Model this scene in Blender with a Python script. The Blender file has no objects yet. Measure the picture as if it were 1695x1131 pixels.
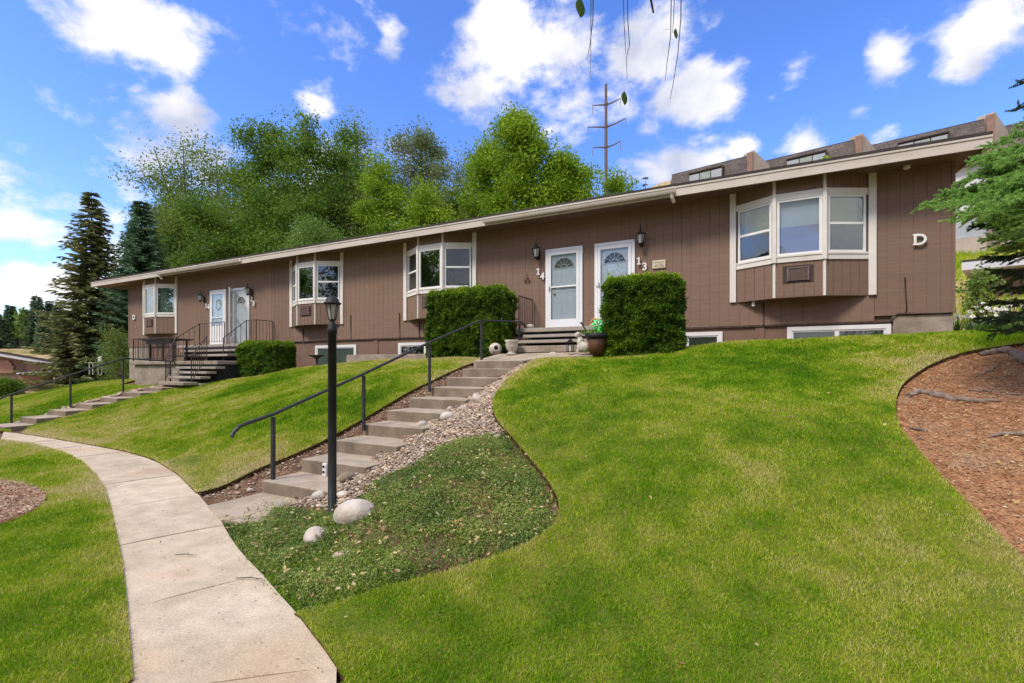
import bpy, math, random
import numpy as np
from mathutils import Vector, Matrix, geometry
R_ = math.radians
rng = np.random.default_rng(7)
random.seed(7)
sc = bpy.context.scene
COL = sc.collection

# ------------------------------------------------------------------ camera
FPX, CX, HY, EYE = 780.0, 847.5, 606.0, 1.55
ALPHA = math.atan(1537 / FPX)
FW = np.array([-math.cos(ALPHA), math.sin(ALPHA)])       # heading of the camera on the ground
RT = np.array([math.sin(ALPHA), math.cos(ALPHA)])
cd = bpy.data.cameras.new('camera')
cam = bpy.data.objects.new('camera', cd); COL.objects.link(cam)
cd.sensor_width = 36; cd.lens = FPX / 1695 * 36
cd.shift_y = (HY - 565.5) / 1695
cd.clip_start = .05; cd.clip_end = 6000
cam.location = (0, 0, EYE)
cam.rotation_euler = (R_(90), 0, math.atan2(-FW[0], FW[1]))
sc.camera = cam

# ------------------------------------------------------------------ light
SUN_EL, SUN_AZ = 52, 205          # azimuth clockwise from +Y
sc.view_settings.view_transform = 'Standard'
sc.view_settings.look = 'None'
sc.view_settings.gamma = 1
sc.view_settings.use_curve_mapping = False
sc.view_settings.exposure = 1.14
sd = bpy.data.lights.new('sun', 'SUN'); so = bpy.data.objects.new('sun', sd); COL.objects.link(so)
sd.energy = 1.65; sd.angle = R_(14); sd.color = (1, .93, .83)
sv = Vector((math.sin(R_(SUN_AZ)) * math.cos(R_(SUN_EL)), math.cos(R_(SUN_AZ)) * math.cos(R_(SUN_EL)), math.sin(R_(SUN_EL))))
so.rotation_euler = sv.to_track_quat('Z', 'Y').to_euler()
so.location = (0, 0, 60)

def build_world():
    w = bpy.data.worlds.new('World'); sc.world = w; w.use_nodes = True
    nt = w.node_tree; N = nt.nodes; L = nt.links; N.clear()
    def nd(t, **k):
        n = N.new(t)
        for a, b in k.items(): setattr(n, a, b)
        return n
    def val(s, v):
        if hasattr(v, 'is_output') or isinstance(v, bpy.types.NodeSocket): L.new(v, s)
        else: s.default_value = v
    def M(op, a, b=0.0, c=0.0, clamp=False):
        n = nd('ShaderNodeMath', operation=op, use_clamp=clamp)
        val(n.inputs[0], a); val(n.inputs[1], b)
        if op in ('MULTIPLY_ADD', 'SMOOTH_MAX', 'SMOOTH_MIN'): val(n.inputs[2], c)
        return n.outputs[0]
    out = nd('ShaderNodeOutputWorld')
    sky = nd('ShaderNodeTexSky', sky_type='NISHITA', sun_disc=False)
    sky.sun_elevation = R_(SUN_EL); sky.sun_rotation = R_(SUN_AZ)
    sky.altitude = 300; sky.air_density = 1.0; sky.dust_density = .5; sky.ozone_density = 3.0
    hs = nd('ShaderNodeHueSaturation'); hs.inputs['Saturation'].default_value = 1.24
    hs.inputs['Hue'].default_value = .516
    L.new(sky.outputs[0], hs.inputs['Color'])
    tc = nd('ShaderNodeTexCoord')
    sep = nd('ShaderNodeSeparateXYZ'); L.new(tc.outputs['Generated'], sep.inputs[0])
    az = M('ARCTAN2', sep.outputs[0], sep.outputs[1])
    el = M('ARCSINE', sep.outputs[2])
    n1 = nd('ShaderNodeTexNoise'); n1.inputs['Scale'].default_value = 6.5; n1.inputs['Detail'].default_value = 8; n1.inputs['Roughness'].default_value = .62
    n1.inputs['Distortion'].default_value = .25
    mp = nd('ShaderNodeMapping'); mp.inputs['Scale'].default_value = (1, 1, 1.6); L.new(tc.outputs['Generated'], mp.inputs[0]); L.new(mp.outputs[0], n1.inputs['Vector'])
    n2 = nd('ShaderNodeTexNoise'); n2.inputs['Scale'].default_value = 22; n2.inputs['Detail'].default_value = 7; n2.inputs['Roughness'].default_value = .6
    L.new(mp.outputs[0], n2.inputs['Vector'])
    # clouds where they hang in the sky: (px, py, half width, half height, weight)
    CL = [(220, 40, 130, 52, .95), (265, 85, 70, 42, .9), (120, 15, 90, 26, .45), (305, 185, 62, 34, 1), (650, 65, 24, 34, .75), (520, 165, 45, 26, .8),
          (830, 60, 85, 85, 1), (800, 155, 60, 55, .8), (950, 75, 95, 75, .85), (1060, 85, 100, 65, .98), (1150, 150, 80, 45, 1), (960, 190, 130, 60, .7), (890, 200, 120, 40, .6),
          (1180, 45, 60, 35, .5), (1075, 215, 30, 22, .6), (1230, 245, 35, 18, .8), (1335, 240, 50, 22, .9), (1100, 280, 120, 30, .9), (1040, 275, 70, 26, .7),
          (1470, 100, 55, 45, .85), (1600, 60, 90, 46, .7), (1590, 110, 60, 30, .8), (1320, 115, 70, 26, .5), (1460, 225, 50, 20, .7), (1420, 190, 40, 16, .4),
          (50, 385, 95, 20, .95), (60, 458, 110, 20, .85), (70, 505, 130, 22, .6), (330, 500, 240, 90, 1), (600, 400, 330, 110, .95), (1300, 330, 300, 60, .7), (1600, 300, 200, 60, .6)]
    cur = None
    for (px, py, wx, wy, wt) in CL:
        u = (px - CX) / FPX; d = np.array([*(FW + u * RT), (HY - py) / FPX]); n_ = np.linalg.norm(d); hz = math.hypot(d[0], d[1])
        a_ = math.atan2(d[0], d[1]); e_ = math.asin(d[2] / n_)
        wa = wx / FPX / (1 + u * u); we = wy / FPX * hz / (n_ * n_) + .01
        da = M('MULTIPLY', M('SUBTRACT', az, a_), 1 / wa); de = M('MULTIPLY', M('SUBTRACT', el, e_), 1 / we)
        r2 = M('ADD', M('MULTIPLY', da, da), M('MULTIPLY', de, de))
        g = M('MULTIPLY', M('POWER', 2.718, M('MULTIPLY', r2, -.75)), wt)
        cur = g if cur is None else M('SMOOTH_MAX', cur, g, .25)
    # unseen cloud outside the frame, cover raised to neutralise the blue sky light
    ca = M('SUBTRACT', az, math.atan2(FW[0], FW[1])); ca = M('ABSOLUTE', M('SINE', M('MULTIPLY', ca, .5)))
    outside = M('MULTIPLY', M('SUBTRACT', M('MAXIMUM', ca, M('MULTIPLY', M('SUBTRACT', el, .35), .9)), .42), 5, clamp=True)
    n3 = nd('ShaderNodeTexNoise'); n3.inputs['Scale'].default_value = 2.2; n3.inputs['Detail'].default_value = 2; L.new(mp.outputs[0], n3.inputs['Vector'])
    gen = M('MULTIPLY', M('MULTIPLY', M('SUBTRACT', n3.outputs[0], .27), 3.4, clamp=True), outside)
    cur = M('MAXIMUM', cur, gen)
    nn = M('ADD', M('MULTIPLY', M('SUBTRACT', n1.outputs[0], .5), 2.4), M('MULTIPLY', M('SUBTRACT', n2.outputs[0], .5), .85))
    dens = M('ADD', cur, M('MULTIPLY', nn, .80))
    mask = nd('ShaderNodeMapRange', interpolation_type='SMOOTHSTEP'); mask.inputs[1].default_value = .36; mask.inputs[2].default_value = .86
    L.new(dens, mask.inputs[0])
    lowfac = M('MULTIPLY', mask.outputs[0], .97, clamp=True)
    # cloud colour: bright with soft grey lilac hollows
    n4 = nd('ShaderNodeTexNoise'); n4.inputs['Scale'].default_value = 7; n4.inputs['Detail'].default_value = 5; L.new(tc.outputs['Generated'], n4.inputs['Vector'])
    cr = nd('ShaderNodeValToRGB'); e = cr.color_ramp.elements
    e[0].position = .36; e[0].color = (.29, .31, .38, 1); e[1].position = .56; e[1].color = (.53, .515, .515, 1)
    L.new(n4.outputs[0], cr.inputs[0])
    cb = nd('ShaderNodeBackground'); L.new(cr.outputs[0], cb.inputs[0]); cb.inputs[1].default_value = 1.0
    # pale air close to the horizon
    sb = nd('ShaderNodeBackground'); L.new(hs.outputs[0], sb.inputs[0]); sb.inputs[1].default_value = .145
    mx = nd('ShaderNodeMixShader'); L.new(lowfac, mx.inputs[0]); L.new(sb.outputs[0], mx.inputs[1]); L.new(cb.outputs[0], mx.inputs[2])
    L.new(mx.outputs[0], out.inputs[0])
build_world()

# ------------------------------------------------------------------ materials
def mat(name, col, col2=None, scale=8., rough=.7, bump=0., bscale=None, detail=4., metal=0., spec=.5, stretch=(1, 1, 1), lo=.35, hi=.65, trans=0., attr=None, third=None, tscale=1., tlo=.5, thi=.7, dist=.02):
    m = bpy.data.materials.new(name); m.use_nodes = True
    nt = m.node_tree; N = nt.nodes; L = nt.links
    b = N['Principled BSDF']; b.inputs['Roughness'].default_value = rough; b.inputs['Metallic'].default_value = metal
    b.inputs['Specular IOR Level'].default_value = spec
    c = (*col, 1)
    gp = N.new('ShaderNodeNewGeometry')
    mp = N.new('ShaderNodeMapping'); mp.inputs['Scale'].default_value = stretch; L.new(gp.outputs['Position'], mp.inputs[0])
    csock = None
    if attr:
        at = N.new('ShaderNodeAttribute'); at.attribute_name = attr
        cr = N.new('ShaderNodeValToRGB'); el = cr.color_ramp.elements
        el[0].color = c; el[1].color = (*col2, 1); el[0].position = 0; el[1].position = 1
        L.new(at.outputs['Fac'], cr.inputs[0]); csock = cr.outputs[0]
    elif col2 is not None:
        nz = N.new('ShaderNodeTexNoise'); nz.inputs['Scale'].default_value = scale; nz.inputs['Detail'].default_value = detail
        nz.inputs['Roughness'].default_value = .6
        L.new(mp.outputs[0], nz.inputs['Vector'])
        cr = N.new('ShaderNodeValToRGB'); el = cr.color_ramp.elements
        el[0].color = c; el[1].color = (*col2, 1); el[0].position = lo; el[1].position = hi
        L.new(nz.outputs[0], cr.inputs[0]); csock = cr.outputs[0]
    if third is not None:
        n3 = N.new('ShaderNodeTexNoise'); n3.inputs['Scale'].default_value = tscale; n3.inputs['Detail'].default_value = 4; L.new(gp.outputs['Position'], n3.inputs['Vector'])
        mr = N.new('ShaderNodeMapRange'); mr.inputs[1].default_value = tlo; mr.inputs[2].default_value = thi; L.new(n3.outputs[0], mr.inputs[0])
        mx = N.new('ShaderNodeMix'); mx.data_type = 'RGBA'; L.new(mr.outputs[0], mx.inputs[0])
        if csock: L.new(csock, mx.inputs[6])
        else: mx.inputs[6].default_value = c
        mx.inputs[7].default_value = (*third, 1); csock = mx.outputs[2]
    if csock: L.new(csock, b.inputs['Base Color'])
    else: b.inputs['Base Color'].default_value = c
    if bump:
        nb = N.new('ShaderNodeTexNoise'); nb.inputs['Scale'].default_value = bscale or scale * 4; nb.inputs['Detail'].default_value = 6
        L.new(mp.outputs[0], nb.inputs['Vector'])
        bp = N.new('ShaderNodeBump'); bp.inputs['Strength'].default_value = bump; bp.inputs['Distance'].default_value = dist
        L.new(nb.outputs[0], bp.inputs['Height']); L.new(bp.outputs[0], b.inputs['Normal'])
    if trans:
        tr = N.new('ShaderNodeBsdfTranslucent'); ms = N.new('ShaderNodeMixShader'); ms.inputs[0].default_value = trans
        if csock: L.new(csock, tr.inputs[0])
        else: tr.inputs[0].default_value = c
        L.new(b.outputs[0], ms.inputs[1]); L.new(tr.outputs[0], ms.inputs[2]); L.new(ms.outputs[0], N['Material Output'].inputs[0])
    return m

def glass_mat(name, tint, refl=.25):
    m = bpy.data.materials.new(name); m.use_nodes = True
    nt = m.node_tree; N = nt.nodes; L = nt.links
    N.remove(N['Principled BSDF']); rmax = .75 if 'window' in name else .3
    t = N.new('ShaderNodeBsdfTransparent'); t.inputs[0].default_value = (*tint, 1)
    g = N.new('ShaderNodeBsdfGlossy'); g.inputs['Roughness'].default_value = .01; g.inputs[0].default_value = (.95, .97, 1, 1)
    lw = N.new('ShaderNodeLayerWeight'); lw.inputs[0].default_value = .2
    mr = N.new('ShaderNodeMapRange'); mr.inputs[3].default_value = refl; mr.inputs[4].default_value = rmax; L.new(lw.outputs['Facing'], mr.inputs[0])
    # slightly wavy old panes
    nz = N.new('ShaderNodeTexNoise'); nz.inputs['Scale'].default_value = 2.5
    gp = N.new('ShaderNodeNewGeometry'); L.new(gp.outputs['Position'], nz.inputs['Vector'])
    bp = N.new('ShaderNodeBump'); bp.inputs['Strength'].default_value = .12; bp.inputs['Distance'].default_value = .03
    L.new(nz.outputs[0], bp.inputs['Height']); L.new(bp.outputs[0], g.inputs['Normal'])
    ms = N.new('ShaderNodeMixShader'); L.new(mr.outputs[0], ms.inputs[0]); L.new(t.outputs[0], ms.inputs[1]); L.new(g.outputs[0], ms.inputs[2])
    L.new(ms.outputs[0], N['Material Output'].inputs[0])
    return m

M = {}
M['siding'] = mat('siding_brown', (.202, .127, .090), (.236, .153, .110), 5, .82, .55, 14, 5, stretch=(.35, 1, 7), spec=.25, third=(.22, .145, .105), tscale=.7, dist=.012)
M['siding_base'] = mat('basement_brown', (.185, .115, .083), (.215, .136, .099), 3, .85, .3, 30, spec=.2)
M['trim'] = mat('cream_trim', (.68, .63, .56), (.75, .70, .64), 3, .55, .05, 40, third=(.55, .47, .38), tscale=1.5, tlo=.55, thi=.8)
M['fascia'] = mat('fascia_beige', (.50, .43, .36), (.56, .49, .42), 2.5, .6, .08, 30, stretch=(.4, 1, 3), third=(.36, .29, .23), tscale=2, tlo=.55, thi=.8)
M['gutter'] = mat('gutter_beige', (.56, .49, .41), (.62, .55, .47), 2, .4)
M['soffit'] = mat('soffit_brown', (.16, .10, .07), (.19, .12, .085), 4, .8, .2, 30)
M['white'] = mat('white_paint', (.74, .74, .75), (.80, .80, .80), 3, .45, third=(.66, .65, .62), tscale=2, tlo=.6, thi=.85)
M['vinyl'] = mat('white_vinyl', (.72, .71, .68), (.78, .77, .74), 3, .4)
M['shingle'] = mat('roof_shingle_dark', (.030, .024, .022), (.06, .048, .042), 30, .95, .4, 60)
M['concrete'] = mat('path_concrete', (.41, .325, .225), (.55, .455, .335), 2.2, .9, .35, 60, 8, lo=.3, hi=.62, third=(.38, .235, .13), tscale=1.1, tlo=.55, thi=.80, dist=.006)
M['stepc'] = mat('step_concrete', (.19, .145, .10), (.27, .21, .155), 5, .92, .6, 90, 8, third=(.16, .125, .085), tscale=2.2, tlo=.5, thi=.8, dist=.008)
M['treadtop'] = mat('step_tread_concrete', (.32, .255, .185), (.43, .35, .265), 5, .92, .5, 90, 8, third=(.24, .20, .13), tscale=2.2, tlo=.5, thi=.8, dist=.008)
M['found'] = mat('foundation_concrete', (.25, .20, .15), (.37, .31, .25), 3, .9, .4, 40, 8, third=(.16, .13, .09), tscale=2.5, tlo=.5, thi=.8)
M['wood'] = mat('weathered_tread', (.29, .25, .21), (.40, .35, .30), 6, .85, .3, 40, stretch=(1, 6, 6))
M['black'] = mat('black_metal', (.010, .010, .010), (.018, .018, .018), 9, .55, .15, 60, spec=.3)
M['iron'] = mat('wrought_iron_brownish', (.035, .020, .016), (.055, .03, .024), 9, .6)
M['steelrail'] = mat('dark_grey_rail', (.020, .022, .023), (.034, .036, .037), 12, .55, .1, 60)
M['soil'] = mat('soil', (.10, .055, .035), (.20, .12, .08), 9, 1., .9, 40, 8, spec=.1, third=(.25, .17, .11), tscale=5, tlo=.5, thi=.75, dist=.03)
M['mulch'] = mat('mulch_soil', (.24, .115, .055), (.42, .23, .12), 11, 1., 1., 50, 9, spec=.1, third=(.36, .24, .15), tscale=1.7, tlo=.52, thi=.78, dist=.03)
M['edge'] = mat('cut_turf_edge', (.045, .026, .014), (.11, .065, .03), 20, 1., .8, 60, spec=.05)
M['bark'] = mat('bark', (.10, .075, .055), (.20, .16, .12), 12, .95, .8, 40, stretch=(1, 1, .3))
M['darkbark'] = mat('dark_bark', (.05, .035, .027), (.10, .07, .055), 12, .95, .8, 40, stretch=(1, 1, .3))
M['root'] = mat('root_bark', (.15, .11, .085), (.30, .235, .19), 14, .9, .8, 60)
M['stone'] = mat('pale_boulder', (.40, .345, .29), (.60, .54, .47), 7, .9, .4, 30, 8, third=(.40, .27, .20), tscale=3, tlo=.5, thi=.75)
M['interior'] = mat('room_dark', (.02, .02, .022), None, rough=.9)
M['glass'] = glass_mat('window_glass', (.80, .84, .82), .055)
M['glassd'] = glass_mat('door_glass', (.86, .89, .9), .03)

def vary(m, lo, hi):
    nt = m.node_tree; N = nt.nodes; L = nt.links; b = N['Principled BSDF']; s = b.inputs['Base Color'].links[0].from_socket
    oi = N.new('ShaderNodeObjectInfo'); mr = N.new('ShaderNodeMapRange'); mr.inputs[3].default_value = lo; mr.inputs[4].default_value = hi; L.new(oi.outputs['Random'], mr.inputs[0])
    vm = N.new('ShaderNodeVectorMath'); vm.operation = 'SCALE'; L.new(s, vm.inputs[0]); L.new(mr.outputs[0], vm.inputs['Scale']); L.new(vm.outputs[0], b.inputs['Base Color'])
def specks(m, scale, amt):
    nt = m.node_tree; N = nt.nodes; L = nt.links; b = N['Principled BSDF']; s = b.inputs['Base Color'].links[0].from_socket
    g = N.new('ShaderNodeNewGeometry'); nz = N.new('ShaderNodeTexNoise'); nz.inputs['Scale'].default_value = scale; nz.inputs['Detail'].default_value = 3; L.new(g.outputs['Position'], nz.inputs['Vector'])
    mr = N.new('ShaderNodeMapRange'); mr.inputs[1].default_value = .3; mr.inputs[2].default_value = .7; mr.inputs[3].default_value = 1 - amt; mr.inputs[4].default_value = 1 + amt; L.new(nz.outputs[0], mr.inputs[0])
    vm = N.new('ShaderNodeVectorMath'); vm.operation = 'SCALE'; L.new(s, vm.inputs[0]); L.new(mr.outputs[0], vm.inputs['Scale']); L.new(vm.outputs[0], b.inputs['Base Color'])
vary(M['siding'], .94, 1.06); vary(M['concrete'], .93, 1.05); specks(M['concrete'], 130, .22); specks(M['concrete'], 7, .10); specks(M['stepc'], 110, .22); specks(M['treadtop'], 110, .22); specks(M['siding'], 60, .06); specks(M['mulch'], 70, .35); specks(M['soil'], 60, .35)

# ------------------------------------------------------------------ object helpers
def wloc(o):
    p = Vector((0, 0, 0))
    while o is not None: p += o.location + (o.matrix_parent_inverse.translation if o.parent else Vector((0, 0, 0))); o = o.parent
    return p
def thing(name, label, cat, loc=(0, 0, 0), group=None):
    o = bpy.data.objects.new(name, None); COL.objects.link(o); o.location = loc; o.empty_display_size = .2
    o['label'] = label; o['category'] = cat
    if group: o['group'] = group
    return o
def tag(o, label, cat, group=None):
    o['label'] = label; o['category'] = cat
    if group: o['group'] = group
    return o
def link(name, me, parent=None, kind=None, label=None):
    o = bpy.data.objects.new(name, me); COL.objects.link(o)
    if parent is not None:
        o.parent = parent; o.matrix_parent_inverse = Matrix.Translation(-wloc(parent))
    if kind: o['kind'] = kind
    if label: o['label'] = label
    return o
def np_mesh(name, V, Fc, material, attr=None, smooth=False):
    """V (n,3) vertices, Fc (m,k) faces, attr (n,) float per vertex"""
    V = np.asarray(V, dtype=np.float32); Fc = np.asarray(Fc, dtype=np.int32); m, k = Fc.shape
    me = bpy.data.meshes.new(name); me.vertices.add(len(V)); me.vertices.foreach_set('co', V.ravel())
    me.loops.add(m * k); me.loops.foreach_set('vertex_index', Fc.ravel())
    me.polygons.add(m); me.polygons.foreach_set('loop_start', np.arange(0, m * k, k, dtype=np.int32))
    me.polygons.foreach_set('loop_total', np.full(m, k, dtype=np.int32))
    if smooth: me.polygons.foreach_set('use_smooth', np.ones(m, dtype=bool))
    me.update(calc_edges=True)
    if attr is not None:
        a = me.attributes.new('tint', 'FLOAT', 'POINT'); a.data.foreach_set('value', np.asarray(attr, dtype=np.float32))
    me.materials.append(material)
    return me

class MB:
    def __init__(s): s.v = []; s.f = []; s.m = []; s.mi = 0
    def box(s, x0, x1, y0, y1, z0, z1):
        b = len(s.v)
        s.v += [(x0, y0, z0), (x1, y0, z0), (x1, y1, z0), (x0, y1, z0), (x0, y0, z1), (x1, y0, z1), (x1, y1, z1), (x0, y1, z1)]
        s._q(b, [(0, 3, 2, 1), (4, 5, 6, 7), (0, 1, 5, 4), (1, 2, 6, 5), (2, 3, 7, 6), (3, 0, 4, 7)])
    def _q(s, b, fs):
        for f in fs: s.f.append(tuple(i + b for i in f)); s.m.append(s.mi)
    def obox(s, p0, p1, d0, d1, z0, z1, nrm):
        """box on a vertical wall line p0->p1 (xy), from depth d0 to d1 along nrm"""
        b = len(s.v); p0 = np.array(p0, float); p1 = np.array(p1, float); n = np.array(nrm, float)
        q = [p0 + n * d1, p1 + n * d1, p1 + n * d0, p0 + n * d0]
        s.v += [(*a, z0) for a in q] + [(*a, z1) for a in q]
        s._q(b, [(0, 3, 2, 1), (4, 5, 6, 7), (0, 1, 5, 4), (1, 2, 6, 5), (2, 3, 7, 6), (3, 0, 4, 7)])
    def prism(s, pts, z0, z1):
        b = len(s.v); n = len(pts)
        z0 = z0 if hasattr(z0, '__len__') else [z0] * n; z1 = z1 if hasattr(z1, '__len__') else [z1] * n
        s.v += [(p[0], p[1], z0[i]) for i, p in enumerate(pts)] + [(p[0], p[1], z1[i]) for i, p in enumerate(pts)]
        s.f.append(tuple(range(b + n - 1, b - 1, -1))); s.f.append(tuple(range(b + n, b + 2 * n))); s.m += [s.mi, s.mi]
        for i in range(n):
            j = (i + 1) % n; s.f.append((b + i, b + j, b + n + j, b + n + i)); s.m.append(s.mi)
    def poly(s, pts):
        b = len(s.v); s.v += [tuple(p) for p in pts]; s.f.append(tuple(range(b, b + len(pts)))); s.m.append(s.mi)
    def tube(s, pts, r, k=8, cap=True):
        pts = [Vector(p) for p in pts]; n = len(pts); r = r if hasattr(r, '__len__') else [r] * n; b = len(s.v)
        for i, p in enumerate(pts):
            d = (pts[min(i + 1, n - 1)] - pts[max(i - 1, 0)])
            if d.length < 1e-7: d = Vector((0, 0, 1))
            d.normalize(); a = Vector((0, 0, 1)) if abs(d.z) < .95 else Vector((1, 0, 0))
            u = d.cross(a).normalized(); w = d.cross(u)
            for j in range(k):
                t = 2 * math.pi * (j + .5) / k; s.v.append(tuple(p + (u * math.cos(t) + w * math.sin(t)) * r[i]))
        for i in range(n - 1):
            for j in range(k):
                j2 = (j + 1) % k; s.f.append((b + i * k + j, b + i * k + j2, b + (i + 1) * k + j2, b + (i + 1) * k + j)); s.m.append(s.mi)
        if cap:
            s.f.append(tuple(b + j for j in range(k))); s.f.append(tuple(b + (n - 1) * k + j for j in range(k - 1, -1, -1))); s.m += [s.mi] * 2
    def lathe(s, prof, c, k=14):
        b = len(s.v); n = len(prof)
        for (r, z) in prof:
            for j in range(k):
                t = 2 * math.pi * j / k; s.v.append((c[0] + r * math.cos(t), c[1] + r * math.sin(t), c[2] + z))
        for i in range(n - 1):
            for j in range(k):
                j2 = (j + 1) % k; s.f.append((b + i * k + j, b + i * k + j2, b + (i + 1) * k + j2, b + (i + 1) * k + j)); s.m.append(s.mi)
        s.f.append(tuple(b + j for j in range(k - 1, -1, -1))); s.f.append(tuple(b + (n - 1) * k + j for j in range(k))); s.m += [s.mi] * 2
    def blob(s, c, r, seed=0, sub=2, rough=.15, squash=(1, 1, 1), rot=0):
        import bmesh
        bm = bmesh.new(); bmesh.ops.create_icosphere(bm, subdivisions=sub, radius=1)
        rr = np.random.default_rng(seed); k = rr.normal(0, 1, (5, 3)); ph = rr.uniform(0, 6.28, 5)
        b = len(s.v)
        for v in bm.verts:
            p = np.array(v.co); f = 1 + rough * sum(math.sin(k[i] @ p * 1.6 + ph[i]) for i in range(5)) / 2.2
            q = p * f * r * np.array(squash); cr, sr = math.cos(rot), math.sin(rot)
            s.v.append((c[0] + q[0] * cr - q[1] * sr, c[1] + q[0] * sr + q[1] * cr, c[2] + q[2]))
        for f in bm.faces: s.f.append(tuple(v.index + b for v in f.verts)); s.m.append(s.mi)
        bm.free()
    def mesh(s, name, mats, smooth=False):
        me = bpy.data.meshes.new(name); me.from_pydata(s.v, [], s.f)
        for m in (mats if isinstance(mats, (list, tuple)) else [mats]): me.materials.append(m)
        if any(s.m): me.polygons.foreach_set('material_index', s.m)
        if smooth: me.polygons.foreach_set('use_smooth', [True] * len(s.f))
        me.update(); return me
    def build(s, name, mats, parent=None, kind=None, smooth=False, label=None):
        return link(name, s.mesh(name, mats, smooth), parent, kind, label)
def bevel(o, w=.01, seg=2):
    m = o.modifiers.new('bevel', 'BEVEL'); m.width = w; m.segments = seg; m.limit_method = 'ANGLE'; m.angle_limit = R_(40); return o
def smooth_angle(o): return o

# ------------------------------------------------------------------ terrain
def ray(px, py):
    u = (px - CX) / FPX; return np.array([*(FW + u * RT), (HY - py) / FPX])
def onY(px, py, y): r = ray(px, py); t = y / r[1]; return (r[0] * t, y, EYE + r[2] * t)
def onZ(px, py, z): r = ray(px, py); t = (z - EYE) / r[2]; return (r[0] * t, r[1] * t)
def atZ(px, py, Z): r = ray(px, py) * Z; return (r[0], r[1], EYE + r[2])
def sm(a, b, x): t = np.clip((x - a) / (b - a), 0, 1); return t * t * (3 - 2 * t)

YD = 11.7                                    # the plane of the long facade
SX0, SX1, SY, SZ, RUN, RISE = -5.25, -4.12, 3.69, .17, .551, .1654     # front stairs
S2X, S2Y = -17.0, 4.75                                                   # left stairs
OUT_PX = [(571, 1131), (538, 1081), (497, 1027), (452, 977), (434, 954), (398, 918), (377, 887), (361, 857), (341, 837), (325, 816.5), (294, 787), (253, 762), (203, 748), (149, 738), (90, 728), (36, 719), (0, 715)]
INN_PX = [(220, 1131), (216, 1072), (210, 1004), (203, 936), (194, 891), (183, 841), (174, 810), (158, 787), (136, 767), (104, 751), (59, 738), (0, 730)]
OUTER = [(0, -5), (-.2, -1.6), (-.9, .25)] + [onZ(*p, 0) for p in OUT_PX]
INNER = [(-1.05, -5), (-1.25, -1.9), (-1.95, -.1)] + [onZ(*p, 0) for p in INN_PX]
ctrl = []
def C(x, y, z): ctrl.append((x, y, z))
for p in OUTER[::2] + INNER[::2]: C(p[0], p[1], .02)
for y in (-5, -1, 3, 6): C(-18, y, -.12) ; C(-26, y, -.3)
for p in ((-8, 0, -.04), (-8, 3, -.03), (-5, 0, -.0), (-5, -4, 0), (-12, -4, -.08), (-5, 1.9, .0), (-11, 3.8, -.02)): C(*p)
for i in range(0, 11, 2):
    y = SY + i * RUN; z = SZ + (i - .75) * RISE
    if i > 9: z = 1.62
    C(SX0 - .1, y, z); C(SX0 - .8, y, z + .06)
for i in (1, 3, 5, 7, 9): C(SX1 + .05, SY + i * RUN, SZ + (i - .15) * RISE); C(SX1 - .7, SY + i * RUN, SZ + (i - .8) * RISE)
C(-4.7, 3.2, .02); C(-4.1, 3.4, .12)
C(-4.7, 10, 1.80); C(-3, 9.9, 1.80); C(-5.8, 10, 1.80)
for p in ((-7, 10.4, 1.80), (-9, 10.4, 1.74), (-11, 10.4, 1.62), (-13, 10.3, 1.47), (-15, 10.2, 1.24), (-16.5, 9.4, 1.0), (-18, 9.3, .95), (-20.5, 9.3, .9), (-23, 9.5, .85), (-26, 10, .8), (-29, 9, .3), (-29, 6, -.2),
          (-8, 8.0, 1.32), (-8, 6.0, .75), (-11, 7.8, 1.0), (-11, 6.2, .5), (-14, 8, .75), (-14, 6.3, .32), (-21, 7.5, .45), (-24, 8, .45)): C(*p)
for y, z in ((4.99, .04), (6.17, .40), (7.42, .72), (8.6, .93)): C(S2X + .4, y, z); C(S2X - .3, y, z)
# right hand lawn and beds: pixel + distance, heights follow from the sight line
for px, py, Z in ((600, 984, 2.95), (676, 963, 3.1), (771, 936, 3.3), (848, 910, 3.45), (901, 883, 3.6), (926, 833, 4.05), (893, 776, 4.75), (867, 746, 5.2), (825, 700, 6.0), (815, 665, 6.9), (845, 622, 8.2), (868, 607, 8.9),
                  (1000, 640, 6.7), (900, 640, 7.3), (1000, 600, 8.8), (1200, 620, 6.9), (1300, 590, 7.8), (1400, 620, 6.4), (1200, 700, 5.0), (1400, 700, 4.8), (1000, 800, 4.15), (1200, 900, 3.25), (1000, 1000, 2.85), (1400, 900, 3.2), (1640, 1000, 2.7), (1200, 1100, 2.4),
                  (1484, 650, 5.6), (1520, 745, 4.3), (1620, 850, 3.45), (1695, 925, 3.0), (1600, 583, 6.6), (1690, 700, 4.5), (1690, 610, 5.9), (730, 800, 4.4), (640, 860, 3.95), (700, 880, 3.75)):
    q = atZ(px, py, Z); C(*q)
for px, py in ((1000, 578), (1200, 566), (1400, 559), (1580, 552), (1695, 549)):
    q = onY(px, py, 10.2); C(*q)
for p in ((5, 11.5, 2.15), (8, 11, 2.3), (8, 7, 1.9), (8, 3, 1.1), (8, -4, .6), (3, -4, .2), (3, 0, .3), (1.2, 0, .12), (0.6, -2, .05), (4, 3, .85), (6, 5, 1.5), (-1, 11.7, 1.95), (2, 11.7, 2.0), (-1, 13, 2.0), (3, 13, 2.3), (-8, 13, 1.8), (-16, 13, 1.3), (-25, 13, .9)): C(*p)
ctrl = np.array(ctrl); P = ctrl[:, :2]
def _k(d2): return .5 * d2 * np.log(np.maximum(d2, 1e-12))
n_ = len(P); A = np.zeros((n_ + 3, n_ + 3)); d2 = ((P[:, None] - P[None]) ** 2).sum(-1)
A[:n_, :n_] = _k(d2) + np.eye(n_) * .05; A[:n_, n_] = 1; A[:n_, n_ + 1:] = P; A[n_, :n_] = 1; A[n_ + 1:, :n_] = P.T
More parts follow.
